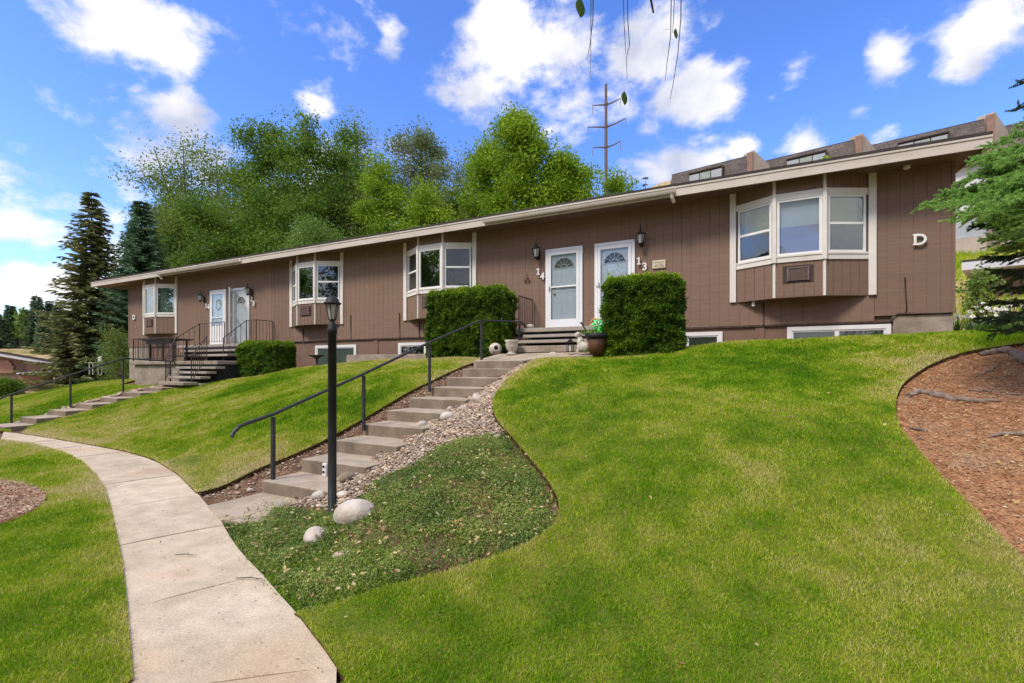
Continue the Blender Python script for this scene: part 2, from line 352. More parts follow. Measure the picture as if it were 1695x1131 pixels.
wts = np.linalg.solve(A, np.concatenate([ctrl[:, 2], [0, 0, 0]]))
GX0, GX1, GY0, GY1, GS = -30., 9., -6., 14., .1
gx = np.arange(GX0, GX1 + GS, GS); gy = np.arange(GY0, GY1 + GS, GS)
XX, YY = np.meshgrid(gx, gy, indexing='ij'); Q = np.stack([XX.ravel(), YY.ravel()], 1); ZZ = np.zeros(len(Q))
for i in range(0, len(Q), 20000):
    q = Q[i:i + 20000]; ZZ[i:i + 20000] = _k(((q[:, None] - P[None]) ** 2).sum(-1)) @ wts[:n_] + wts[n_] + q @ wts[n_ + 1:]
ZG = ZZ.reshape(XX.shape)
PATH_RING = [tuple(q) for q in OUTER] + [tuple(q) for q in INNER[::-1]]
def _flatten_path():
    # the path is level: the lawn comes down to it on both sides
    pts = Q; A_ = np.array(PATH_RING); ins = np.zeros(len(pts), bool); j = len(A_) - 1; x, y = pts[:, 0], pts[:, 1]; d = np.full(len(pts), 1e9)
    for i in range(len(A_)):
        (xi, yi), (xj, yj) = A_[i], A_[j]
        if yi != yj: ins ^= ((yi > y) != (yj > y)) & (x < (xj - xi) * (y - yi) / (yj - yi) + xi)
        ab = A_[j] - A_[i]; L2 = (ab ** 2).sum() + 1e-9; t = np.clip(((pts - A_[i]) @ ab) / L2, 0, 1); q = A_[i] + t[:, None] * ab; d = np.minimum(d, np.sqrt(((pts - q) ** 2).sum(1))); j = i
    t = np.clip(d / .7, 0, 1); w = np.where(ins, 1, 1 - t * t * (3 - 2 * t)).reshape(ZG.shape)
    return ZG * (1 - w) + .022 * w
ZG = _flatten_path()
def Hfar(x, y):
    x = np.asarray(x, float); y = np.asarray(y, float)
    h = 2.1 * sm(2, 12, y) * sm(-34, -14, x) + sm(-50, -8, x) * (.26 * np.clip(y - 17, 0, 55) )
    h = h - .9 * sm(-26, -42, x)
    h = h + .4 * sm(3, 10, x) * sm(-2, 8, y)
    d = np.hypot(x, y)
    h = h + 9.0 * sm(105, 190, d) * sm(-20, -90, x) * sm(-60, 60, y)
    fwd = x * FW[0] + y * FW[1]; rt = x * RT[0] + y * RT[1]
    h = h + 190 * np.exp(-(((rt - 190) / 150) ** 2 + ((fwd - 560) / 190) ** 2))
    h = h + 25 * sm(250, 700, d)
    return h
def H(x, y):
    x = np.asarray(x, float); y = np.asarray(y, float)
    fx = np.clip((x - GX0) / GS, 0, len(gx) - 1.001); fy = np.clip((y - GY0) / GS, 0, len(gy) - 1.001)
    i = fx.astype(int); j = fy.astype(int); a = fx - i; b = fy - j
    z = ZG[i, j] * (1 - a) * (1 - b) + ZG[i + 1, j] * a * (1 - b) + ZG[i, j + 1] * (1 - a) * b + ZG[i + 1, j + 1] * a * b
    w = sm(0, 3, x - GX0) * sm(0, 2, GX1 - x) * sm(0, 2, y - GY0) * sm(0, 1.5, GY1 - y)
    return z * w + Hfar(x, y) * (1 - w)
def h1(x, y): return float(H(x, y))
def hit(px, py, tmax=60):
    r = ray(px, py); t = .5; 
    while t < tmax:
        p = r * t
        if EYE + p[2] < h1(p[0], p[1]): break
        t += .05
    lo, hi = t - .05, t
    for _ in range(12):
        m = (lo + hi) / 2; p = r * m
        if EYE + p[2] < h1(p[0], p[1]): hi = m
        else: lo = m
    p = r * hi; return (p[0], p[1])
def resample(poly, step, closed=True, wob=0):
    out = []; n = len(poly)
    for i in range(n if closed else n - 1):
        a = np.array(poly[i][:2]); b = np.array(poly[(i + 1) % n][:2]); L = np.linalg.norm(b - a); k = max(1, int(L / step))
        for j in range(k): out.append(a + (b - a) * j / k + rng.normal(0, wob, 2) * (1 if wob else 0))
    if not closed: out.append(np.array(poly[-1][:2]))
    return np.array(out)
def chaikin(pts, it=2):
    p = [np.array(q[:2], float) for q in pts]
    for _ in range(it):
        o = [p[0]]
        for i in range(len(p) - 1): o += [p[i] * .75 + p[i + 1] * .25, p[i] * .25 + p[i + 1] * .75]
        o.append(p[-1]); p = o
    return p
def inside(pts, poly):
    x, y = pts[:, 0], pts[:, 1]; r = np.zeros(len(pts), bool); n = len(poly); j = n - 1
    for i in range(n):
        xi, yi = poly[i][:2]; xj, yj = poly[j][:2]
        if yi != yj:
            c = ((yi > y) != (yj > y)) & (x < (xj - xi) * (y - yi) / (yj - yi) + xi); r ^= c
        j = i
    return r
def edge_dist(pts, poly):
    d = np.full(len(pts), 1e9); n = len(poly)
    for i in range(n):
        a = np.array(poly[i][:2]); b = np.array(poly[(i + 1) % n][:2]); ab = b - a; L2 = (ab ** 2).sum()
        if L2 < 1e-9: continue
        t = np.clip(((pts - a) @ ab) / L2, 0, 1); q = a + t[:, None] * ab; d = np.minimum(d, ((pts - q) ** 2).sum(1))
    return np.sqrt(d)

def sheet(name, poly, step, material, off=0., skirt=.12, wob=0., edge_mat=None, parent=None, kind='structure', estep=.12):
    """ground cover patch: the outline triangulated with an inner grid, laid on the terrain with a cut edge"""
    B = resample(poly, estep, wob=wob); B = B.astype(float)
    lo = B.min(0); hi = B.max(0)
    g = np.stack(np.meshgrid(np.arange(lo[0], hi[0], step), np.arange(lo[1], hi[1], step), indexing='ij'), -1).reshape(-1, 2)
    g = g + rng.uniform(-.2, .2, g.shape) * step
    g = g[inside(g, B)]; g = g[edge_dist(g, B) > estep * .6]
    pts = [Vector((float(a), float(b))) for a, b in np.concatenate([B, g])]
    nb = len(B)
    r = geometry.delaunay_2d_cdt(pts, [], [list(range(nb))], 1, 1e-5)
    vv = np.array([(v.x, v.y) for v in r[0]]); z = H(vv[:, 0], vv[:, 1]) + off
    mb = MB(); mb.v = [(a, b, c) for (a, b), c in zip(vv.tolist(), z.tolist())]
    mb.f = [tuple(f) for f in r[2]]; mb.m = [0] * len(mb.f)
    if skirt:
        mb.mi = 1
        zb = H(B[:, 0], B[:, 1]) + off
        for i in range(nb):
            j = (i + 1) % nb
            mb.poly([(B[i][0], B[i][1], zb[i]), (B[j][0], B[j][1], zb[j]), (B[j][0], B[j][1], zb[j] - skirt), (B[i][0], B[i][1], zb[i] - skirt)])
    o = mb.build(name, [material, edge_mat or M['edge']], parent, kind)
    me = o.data; sm_ = [True] * len(r[2]) + [False] * (len(mb.f) - len(r[2])); me.polygons.foreach_set('use_smooth', sm_)
    return o

# the ground: one sheet to the horizon, fine near the house and coarse far away
def axis(lo, hi, step, far):
    a = list(np.arange(lo, hi + 1e-6, step)); s = step; x = hi
    while x < far: s *= 1.22; x += s; a.append(x)
    s = step; x = lo; b = []
    while x > -far: s *= 1.22; x -= s; b.append(x)
    return np.array(b[::-1] + a)
def make_ground():
    ax = axis(-30, 9, .3, 2500); ay = axis(-6, 14, .3, 2500)
    X, Y = np.meshgrid(ax, ay, indexing='ij'); Z = H(X, Y)
    near = sm(-31, -28, X) * sm(10, 7, X) * sm(-7, -5, Y) * sm(16, 13, Y)
    Z = Z - .06 * near
    V = np.stack([X, Y, Z], -1).reshape(-1, 3); nx, ny = X.shape
    i = np.arange(nx - 1)[:, None] * ny + np.arange(ny - 1)[None]; i = i.ravel()
    Fc = np.stack([i, i + ny, i + ny + 1, i + 1], 1)
    m = bpy.data.materials.new('ground_mix'); m.use_nodes = True; N = m.node_tree.nodes; L = m.node_tree.links; b = N['Principled BSDF']
    b.inputs['Roughness'].default_value = 1; b.inputs['Specular IOR Level'].default_value = .1
    gp = N.new('ShaderNodeNewGeometry')
    def nz(s, d=6):
        n = N.new('ShaderNodeTexNoise'); n.inputs['Scale'].default_value = s; n.inputs['Detail'].default_value = d; L.new(gp.outputs['Position'], n.inputs['Vector']); return n
    def ramp(n, c0, c1, a=.35, bb=.65):
        r = N.new('ShaderNodeValToRGB'); e = r.color_ramp.elements; e[0].position = a; e[1].position = bb; e[0].color = (*c0, 1); e[1].color = (*c1, 1); L.new(n.outputs[0], r.inputs[0]); return r
    soil = ramp(nz(9, 8), (.10, .055, .035), (.21, .13, .085))
    field = ramp(nz(.35, 8), (.20, .20, .06), (.46, .32, .19), .36, .55)
    at = N.new('ShaderNodeAttribute'); at.attribute_name = 'tint'
    mx = N.new('ShaderNodeMix'); mx.data_type = 'RGBA'; L.new(at.outputs['Fac'], mx.inputs[0]); L.new(soil.outputs[0], mx.inputs[6]); L.new(field.outputs[0], mx.inputs[7])
    L.new(mx.outputs[2], b.inputs['Base Color'])
    bp = N.new('ShaderNodeBump'); bp.inputs['Strength'].default_value = .8; bp.inputs['Distance'].default_value = .03; L.new(nz(40, 6).outputs[0], bp.inputs['Height']); L.new(bp.outputs[0], b.inputs['Normal'])
    me = np_mesh('ground', V, Fc, m, attr=(1 - near * sm(-29, -26, X)).ravel(), smooth=True)
    o = link('ground', me, None, 'structure'); return o
make_ground()

# ------------------------------------------------------------------ path with its slabs
def make_path():
    root = bpy.data.objects.new('path', None); COL.objects.link(root); root['kind'] = 'structure'
    o = np.array(chaikin(OUTER, 2)); i_ = np.array(chaikin(INNER, 2))
    def par(p, n):
        d = np.concatenate([[0], np.cumsum(np.linalg.norm(np.diff(p, axis=0), axis=1))]); t = np.linspace(0, d[-1], n)
        return np.stack([np.interp(t, d, p[:, 0]), np.interp(t, d, p[:, 1])], 1)
    n = 121; a = par(o, n); 
    # the opposite kerb point: closest point of the inner edge
    dense = par(i_, 1200); b = []
    last = 0
    for k in range(n):
        t = k / (n - 1); j = int(np.argmin(((dense[last:] - a[k]) ** 2).sum(1))) + last; last = max(last, j - 2); b.append(dense[j])
    b = np.array(b)
    for _ in range(6): b[1:-1] = (b[:-2] + b[1:-1] * 2 + b[2:]) / 4
    per = 8
    for s in range(0, n - 1, per):
        e = min(s + per, n - 1); A_ = a[s:e + 1].copy(); B_ = b[s:e + 1].copy()
        g = .004
        for X in (A_, B_):
            d0 = X[1] - X[0]; d1 = X[-1] - X[-2]; X[0] += d0 / np.linalg.norm(d0) * g; X[-1] -= d1 / np.linalg.norm(d1) * g
        mb = MB(); m = len(A_); cols = 3
        dz = random.uniform(-.003, .003)
        for k in range(m):
            for c in range(cols + 1): p = A_[k] + (B_[k] - A_[k]) * c / cols; mb.v.append((p[0], p[1], .012 + dz))
        w = cols + 1
        for k in range(m - 1):
            for c in range(cols): mb.f.append((k * w + c, (k + 1) * w + c, (k + 1) * w + c + 1, k * w + c + 1))
        ring = [k * w for k in range(m)] + [(m - 1) * w + c for c in range(1, w)] + [k * w + cols for k in range(m - 2, -1, -1)] + [c for c in range(cols - 1, 0, -1)]
        bz = len(mb.v)
        for q in ring: v = mb.v[q]; mb.v.append((v[0], v[1], -.09))
        L_ = len(ring)
        for q in range(L_): mb.f.append((ring[q], ring[(q + 1) % L_], bz + (q + 1) % L_, bz + q))
        mb.m = [0] * len(mb.f)
        bevel(mb.build('slab', M['concrete'], root), .006, 1)
    # apron between path and stairs
    pad = MB(); pp = [onZ(*q, .03) for q in ((345, 838), (366, 859))] + [(-3.95, 3.05), (-3.95, SY - .02), (SX0 + .02, SY - .02)]
    pp = [onZ(343, 838, .02), onZ(364, 859, .02), (-3.7, 2.95), (-3.9, SY + .1), (SX0 + .02, SY + .1), (SX0 - .02, SY - .45)]
    pad.prism(pp, -.08, .03); bevel(pad.build('slab', M['treadtop'], root), .006, 1)
make_path()

# ------------------------------------------------------------------ lawns
S_EDGE = [(600, 984), (676, 963), (771, 936), (848, 910), (901, 883), (924, 860), (926, 833), (916, 810), (893, 776), (867, 746), (844, 719), (825, 700), (815, 680), (816, 660), (826, 642), (846, 622), (868, 607)]
s_edge = chaikin([hit(487, 1015)] + [hit(550, 1000)] + [hit(*p) for p in S_EDGE] + [(-4.0, 9.0), (-3.85, 9.25)], 2)
MUL = [(1695, 568), (1640, 575), (1590, 584), (1540, 602), (1500, 628), (1484, 652), (1482, 682), (1490, 710), (1520, 745), (1570, 800), (1620, 850), (1660, 890), (1695, 925)]
mul_edge = chaikin([hit(*p) for p in MUL], 2)
def on_path_outer(): return [onZ(*p, 0) for p in OUT_PX]
right_lawn = ([(9, 11.3)] + [(9, 7.5)] + [(6.4, 8.3)] + [tuple(p) for p in mul_edge] + [(2.6, 1.3), (4, .6), (9, 0)] + [(9, -5), (.03, -5), (-.17, -1.6), (-.87, .27)] +
              [onZ(571, 1131, 0), onZ(538, 1081, 0), onZ(497, 1027, 0)] + [tuple(p) for p in s_edge] + [(-2.5, 9.55), (-.9, 9.8), (.5, 10.7), (3.4, 11.05), (5, 11.2)])
LE = [(325, 816), (418, 779), (507, 744), (556, 719), (606, 691), (677, 648), (719, 629), (783, 601)]
left_edge = chaikin([onZ(*LE[0], .02)] + [hit(*p) for p in LE[1:]] + [(-5.6, 9.0)], 2)
left_lawn = [tuple(p) for p in left_edge] + [(-5.65, 9.55), (-7.6, 9.7), (-9.5, 10.6), (-13.1, 10.2), (-13.3, 9.6), (-15.4, 9.55), (-15.8, 8.6), (-15.9, 8.0), (-15.95, 5.0)] + [onZ(36, 719, 0)] + [onZ(*p, 0) for p in OUT_PX[-3:9:-1]]
far_lawn = [(-17.35, 4.9), (-17.35, 8.6), (-18, 9.0), (-21, 9.1), (-23, 10.6), (-26, 10.8), (-29, 10.9), (-29.8, 8), (-29.8, 4.3), onZ(0, 715, 0), onZ(20, 717, 0)]
front_lawn = [(-1.08, -5)] + [tuple(p) for p in INNER[1:]] + [(-18, 4.2), (-24, 4), (-24, -5)]
M['lawn_base'] = mat('lawn_base', (.07, .12, .010), (.17, .17, .035), 5, 1, .8, 60, 8, spec=.05, third=(.22, .16, .06), tscale=.8, tlo=.55, thi=.8, dist=.02)
sheet('lawn', right_lawn, .3, M['lawn_base'], .0, .14)
sheet('lawn', left_lawn, .35, M['lawn_base'], .0, .14)
sheet('lawn', far_lawn, .5, M['lawn_base'], .0, .14)
sheet('lawn', front_lawn, .4, M['lawn_base'], .0, .14)
mulch_bed = [(9, 7.45), (6.45, 8.2)] + [tuple(p) for p in mul_edge] + [(2.65, 1.25), (4, .55), (9, -.05)]
sheet('mulch_bed', mulch_bed, .25, M['mulch'], -.05, .0, edge_mat=M['mulch'])
patch = chaikin([hit(*p) for p in ((-60, 790), (0, 797), (40, 803), (80, 818), (70, 838), (20, 865), (-60, 885))], 2)
sheet('mulch_bed', patch, .2, M['mulch'], .012, .0)

# grass blades -------------------------------------------------------
def mk_grass():
    m = bpy.data.materials.new('grass_blade'); m.use_nodes = True; N = m.node_tree.nodes; L = m.node_tree.links; b = N['Principled BSDF']
    b.inputs['Roughness'].default_value = .75; b.inputs['Specular IOR Level'].default_value = .15
    at = N.new('ShaderNodeAttribute'); at.attribute_name = 'tint'
    r = N.new('ShaderNodeValToRGB'); e = r.color_ramp.elements
    e[0].position = 0; e[0].color = (.095, .235, .005, 1); e[1].position = 1; e[1].color = (.68, .58, .30, 1)
    for p, c in ((.26, (.19, .36, .007, 1)), (.5, (.36, .46, .016, 1)), (.75, (.56, .54, .10, 1))): x = e.new(p); x.color = c
    L.new(at.outputs['Fac'], r.inputs[0]); L.new(r.outputs[0], b.inputs['Base Color'])
    tr = N.new('ShaderNodeBsdfTranslucent'); L.new(r.outputs[0], tr.inputs[0]); ms = N.new('ShaderNodeMixShader'); ms.inputs[0].default_value = .35
    L.new(b.outputs[0], ms.inputs[1]); L.new(tr.outputs[0], ms.inputs[2]); L.new(ms.outputs[0], N['Material Output'].inputs[0])
    return m
M['grass'] = mk_grass()
def vnoise(x, y, s, seed):
    r = np.random.default_rng(seed); G = r.uniform(0, 1, (64, 64)); fx = (x * s) % 64; fy = (y * s) % 64
    i = fx.astype(int); j = fy.astype(int); a = fx - i; b = fy - j; a = a * a * (3 - 2 * a); b = b * b * (3 - 2 * b)
    i2 = (i + 1) % 64; j2 = (j + 1) % 64
    return G[i, j] * (1 - a) * (1 - b) + G[i2, j] * a * (1 - b) + G[i, j2] * (1 - a) * b + G[i2, j2] * a * b
def blades(pts, length, width, dry, name):
    n = len(pts); x, y = pts[:, 0], pts[:, 1]; z = H(x, y)
    a = rng.uniform(0, 2 * math.pi, n); lean = rng.uniform(.15, 1.0, n); L_ = length * rng.uniform(.6, 1.35, n); W = width * rng.uniform(.7, 1.3, n)
    dx, dy = np.cos(a), np.sin(a); sa = rng.uniform(0, 2 * math.pi, n); sx, sy = np.cos(sa) * W / 2, np.sin(sa) * W / 2
    z0 = z - .004
    mx_, my_ = x + dx * lean * L_ * .35, y + dy * lean * L_ * .35; mz = z0 + L_ * .6 * np.sqrt(np.clip(1 - (lean * .5) ** 2, .1, 1))
    tx, ty = x + dx * lean * L_ * .85, y + dy * lean * L_ * .85; tz = z0 + L_ * (1 - lean * .35)
    V = np.empty((n, 5, 3)); V[:, 0] = np.stack([x - sx, y - sy, z0], 1); V[:, 1] = np.stack([x + sx, y + sy, z0], 1)
    V[:, 2] = np.stack([mx_ + sx * .8, my_ + sy * .8, mz], 1); V[:, 3] = np.stack([mx_ - sx * .8, my_ - sy * .8, mz], 1); V[:, 4] = np.stack([tx, ty, tz], 1)
    b = np.arange(n)[:, None] * 5
    F3 = np.concatenate([b + [0, 1, 2], b + [0, 2, 3], b + [3, 2, 4]])
    o = link(name, np_mesh(name, V.reshape(-1, 3), F3, M['grass'], attr=np.repeat(dry, 5)), None, 'stuff')
    return o
def lawn_grass(poly, holes, name, label, dens=1.0, seed=1, dr=0.):
    Pn = np.array([q[:2] for q in poly]); lo = Pn.min(0); hi = Pn.max(0); keep = []
    area = (hi - lo).prod(); N_ = int(area * 24000 * dens)
    r = np.random.default_rng(seed)
    for s in range(0, N_, 400000):
        k = min(400000, N_ - s); q = lo + r.uniform(0, 1, (k, 2)) * (hi - lo)
        Z = q @ FW; X = q @ RT
        vis = (Z > .5) & (np.abs(X) < Z * 1.13 + .5)
        dn = np.clip((2.7 / np.maximum(Z, .5)) ** 1.5, .022, 1)
        q = q[vis & (r.uniform(0, 1, k) < dn)]
        q = q[inside(q, Pn)]
        for hh in holes: q = q[~inside(q, hh)]
        keep.append(q)
    q = np.concatenate(keep); Z = q @ FW
    ed = edge_dist(q, resample(poly, .5)) if len(q) else 0
    big = vnoise(q[:, 0], q[:, 1], .5, 3) * .5 + vnoise(q[:, 0], q[:, 1], 1.3, 4) * .3 + vnoise(q[:, 0], q[:, 1], 3.1, 6) * .2
    sml = vnoise(q[:, 0], q[:, 1], 6, 5)
    dry = .29 + dr + (big - .5) * 1.3 + (sml - .5) * .4 + rng.normal(0, .13, len(q)) + .38 * np.exp(-ed / .22)
    thatch = rng.uniform(0, 1, len(q)) < .10; dry[thatch] += .35
    sc_ = np.clip(Z / 3.6, .8, 4.0)
    o = blades(q, .036 * np.clip(Z / 6, .85, 1.35), .0040 * sc_, np.clip(dry, 0, 1), name)
    tag(o, label, 'grass'); print(name, len(q))
lawn_grass(right_lawn, [mulch_bed], 'grass', 'short mown grass of the right hand mound', 1.0, 11)
lawn_grass(left_lawn, [], 'grass', 'short mown grass between the two stairways', 1.3, 12, .14)
lawn_grass(far_lawn, [], 'grass', 'short mown grass left of the far stairway', 1.2, 13, .05)
lawn_grass(front_lawn, [patch], 'grass', 'short mown grass on the left side of the path', .9, 14, .22)

# ================================================================== the long brown building
XL, XR = -26.32, 3.42
ZB, ZT = 2.45, 5.42                                    # siding bottom and soffit
house = thing('apartment_building', 'long single storey brown building with low white edged roof and four bay windows', 'building', (-11.5, YD, 2))
def glyph(text, name, x, z, size, parent, y=YD - .055, slab=False):
    """numerals and letters standing proud of the siding"""
    c = bpy.data.curves.new(name, 'FONT'); c.body = text; c.size = size; c.extrude = .012; c.offset = size * .022; c.align_x = 'CENTER'
    t = bpy.data.objects.new('tmp', c); COL.objects.link(t); dg = bpy.context.evaluated_depsgraph_get()
    me = bpy.data.meshes.new_from_object(t.evaluated_get(dg)); bpy.data.objects.remove(t); bpy.data.curves.remove(c)
    me.transform(Matrix.Translation((x, y, z)) @ Matrix.Rotation(R_(90), 4, 'X'))
    me.materials.clear(); me.materials.append(M['vinyl'])
    o = link(name, me, parent); return o

# plywood siding panels with grooves, 1.22 m each
PW = 1.2192
def siding_panel(x0, x1, z0, z1, name='siding_panel', y=YD, gap=.003, groove=.2032, parent=house, material=None):
    """one sheet: front face with real grooves"""
    mb = MB(); d = .005; gw = .009; x = x0 + gap; xs = [(x, 0)]
    g = x0 + groove
    while g < x1 - .03:
        xs += [(g - gw / 2, 0), (g - gw / 2 + .002, d), (g + gw / 2 - .002, d), (g + gw / 2, 0)]; g += groove
    xs.append((x1 - gap, 0)); th = .018
    n = len(xs)
    for (a, b) in xs: mb.v += [(a, y + b, z0), (a, y + b, z1)]
    for i in range(n - 1): mb.f.append((2 * i, 2 * i + 2, 2 * i + 3, 2 * i + 1))
    b = len(mb.v); mb.v += [(xs[0][0], y + th, z0), (xs[0][0], y + th, z1), (xs[-1][0], y + th, z0), (xs[-1][0], y + th, z1)]
    mb.f += [(0, 1, b + 1, b), (2 * n - 2, b + 2, b + 3, 2 * n - 1)]
    mb.f.append(tuple([b] + [b + 2] + [2 * i for i in range(n - 1, -1, -1)]))
    mb.m = [0] * len(mb.f)
    return mb.build(name, material or M['siding'], parent)
k = 0; x = XR
while x > XL + .05:
    a = max(x - PW, XL); siding_panel(a, x, ZB + (.10 if a > 2.15 else 0) + (-.02 if a < -14 else 0), ZT); x = a
# side wall (right gable end), back and core
w = MB(); w.box(XL + .03, XR - .03, YD + .06, 21.5, 1.3, 5.6); w.build('wall_core', M['siding_base'], house)
w = MB(); w.box(XR - .028, XR, YD + .02, 21.5, 2.55, ZT); w.build('side_wall', M['siding'], house)
w = MB(); w.box(XR - .035, XR + .012, YD - .012, YD + .03, 2.55, ZT); w.build('corner_board', M['siding'], house)
w = MB(); w.box(XL - .012, XL + .05, YD - .012, YD + .03, 2.43, ZT); w.build('corner_board', M['siding'], house)
# basement wall, pilasters and the concrete ends
w = MB(); w.box(-24.5, 2.51, YD + .045, YD + .2, .6, ZB - .012); w.build('basement_wall', M['siding_base'], house)
w = MB(); w.box(-26.3, 2.5, YD - .004, YD + .06, ZB - .035, ZB - .008); w.build('drip_edge', M['darkbark'], house)
w = MB(); w.box(2.50, XR - .01, YD + .012, YD + .9, 1.2, 2.54); bevel(w.build('foundation', M['found'], house), .01)
w = MB(); w.box(XL + .02, -24.4, YD + .012, YD + .9, .3, 2.42); bevel(w.build('foundation', M['found'], house), .01)
for px in (621, 1258):
    q = onY(px, 580, YD); w = MB(); w.box(q[0] - .09, q[0] + .09, YD + .02, YD + .06, .9, ZB - .04); w.build('pilaster', M['siding_base'], house)
# roof
RX0, RX1 = -28.25, 3.72; RY = 11.02; RZ = 5.34; PIT = math.tan(R_(4.5))
def roof_part(name, m, y0, y1, z0, z1, x0=RX0, x1=RX1):
    mb = MB(); mb.v = [(x0, y0, z0), (x1, y0, z0), (x1, y1, z0 + (y1 - y0) * PIT), (x0, y1, z0 + (y1 - y0) * PIT), (x0, y0, z1), (x1, y0, z1), (x1, y1, z1 + (y1 - y0) * PIT), (x0, y1, z1 + (y1 - y0) * PIT)]
    mb.f = [(0, 3, 2, 1), (4, 5, 6, 7), (0, 1, 5, 4), (1, 2, 6, 5), (2, 3, 7, 6), (3, 0, 4, 7)]; mb.m = [0] * 6
    return mb.build(name, m, house)
roof = roof_part('roof', M['shingle'], RY - .02, 17.2, RZ + .215, RZ + .27)
mb = MB(); mb.v = [(RX0, 17.2, 6.05), (RX1, 17.2, 6.05), (RX1, 22.5, 5.6), (RX0, 22.5, 5.6), (RX0, 17.2, 6.1), (RX1, 17.2, 6.1), (RX1, 22.5, 5.65), (RX0, 22.5, 5.65)]
mb.f = [(0, 3, 2, 1), (4, 5, 6, 7), (0, 1, 5, 4), (1, 2, 6, 5), (2, 3, 7, 6), (3, 0, 4, 7)]; mb.m = [0] * 6; mb.build('back_roof', M['shingle'], house)
jo = onY(797, 371, RY)[0]
for a, b in ((RX0, -20.4), (-20.396, -14.2), (-14.196, jo), (jo + .004, -3.3), (-3.296, RX1)):
    w = MB(); w.box(a, b, RY - .001, RY + .035, RZ, RZ + .21); w.build('fascia_board', M['fascia'], house)
w = MB(); w.box(RX0, RX1, RY - .016, RY - .003, RZ + .172, RZ + .212); w.build('drip_flashing', M['fascia'], house)
w = MB(); w.box(RX0 + .03, RX1 - .03, RY + .036, YD + .03, ZT - .005, ZT + .012); w.build('soffit', M['soffit'], house)
for sx, nm in ((RX0, 'rake_board'), (RX1 - .035, 'rake_board')):
    mb = MB(); y1 = 17.2
    mb.v = [(sx, RY + .036, RZ), (sx + .035, RY + .036, RZ), (sx + .035, y1, RZ + (y1 - RY) * PIT), (sx, y1, RZ + (y1 - RY) * PIT), (sx, RY + .036, RZ + .205), (sx + .035, RY + .036, RZ + .205), (sx + .035, y1, RZ + .205 + (y1 - RY) * PIT), (sx, y1, RZ + .205 + (y1 - RY) * PIT)]
    mb.f = [(0, 3, 2, 1), (4, 5, 6, 7), (0, 1, 5, 4), (1, 2, 6, 5), (2, 3, 7, 6), (3, 0, 4, 7)]; mb.m = [0] * 6; mb.build(nm, M['fascia'], house)
w = MB(); w.box(XR, RX1 - .04, YD + .03, 17, ZT + .03, ZT + .05); w.build('gable_soffit', M['soffit'], house)
# gutters and their short outlets
def gutter(x0, x1, xo):
    mb = MB(); prof = [(0, .0), (0, .115), (-.012, .115), (-.012, .125), (.0, .13)]
    P_ = [(RY - .02, .125), (RY - .02, .0), (RY - .085, .0), (RY - .10, .03), (RY - .115, .08), (RY - .125, .09), (RY - .125, .125), (RY - .112, .125), (RY - .105, .085), (RY - .09, .04), (RY - .075, .012), (RY - .03, .012), (RY - .03, .125)]
    n = len(P_)
    for xx in (x0, x1):
        for (y, z) in P_: mb.v.append((xx, y, RZ + .05 + z))
    for i in range(n): j = (i + 1) % n; mb.f.append((i, j, n + j, n + i))
    mb.f += [tuple(range(n)), tuple(range(2 * n - 1, n - 1, -1))]; mb.m = [0] * len(mb.f)
    g = mb.build('gutter', M['gutter'], house)
    d = MB(); d.tube([(xo, RY - .07, RZ + .06), (xo, RY - .07, RZ - .02), (xo + .02, RY - .03, RZ - .10), (xo + .03, RY + .02, RZ - .12)], .038, 8); d.build('outlet', M['gutter'], g, smooth=True)
gutter(onY(799, 371, RY - .1)[0], onY(1117, 325, RY - .1)[0], onY(1112, 330, RY - .07)[0])
gutter(onY(258, 460, RY - .1)[0], onY(395, 440, RY - .1)[0], onY(264, 463, RY - .07)[0])

# blinds, painted reflections and rooms behind glass
M['shade_green'] = mat('green_blind', (.26, .27, .13), (.32, .33, .17), 2, .9, stretch=(1, 1, 30))
M['reflect_white'] = mat('white_reflection', (.72, .69, .76), (.78, .76, .80), 2, .9)  # pale upper half of a pane reflection, painted as a flat panel
M['reflect_lilac'] = mat('lilac_reflection', (.46, .40, .60), (.50, .45, .64), 2, .9)  # lilac lower half of that painted reflection
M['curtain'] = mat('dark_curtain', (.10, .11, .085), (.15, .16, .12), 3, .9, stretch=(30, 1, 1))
M['grille'] = mat('ac_grille', (.16, .10, .085), (.20, .13, .11), 8, .6)
M['grey_blind'] = mat('grey_blind', (.24, .28, .25), (.31, .36, .32), 2, .9)

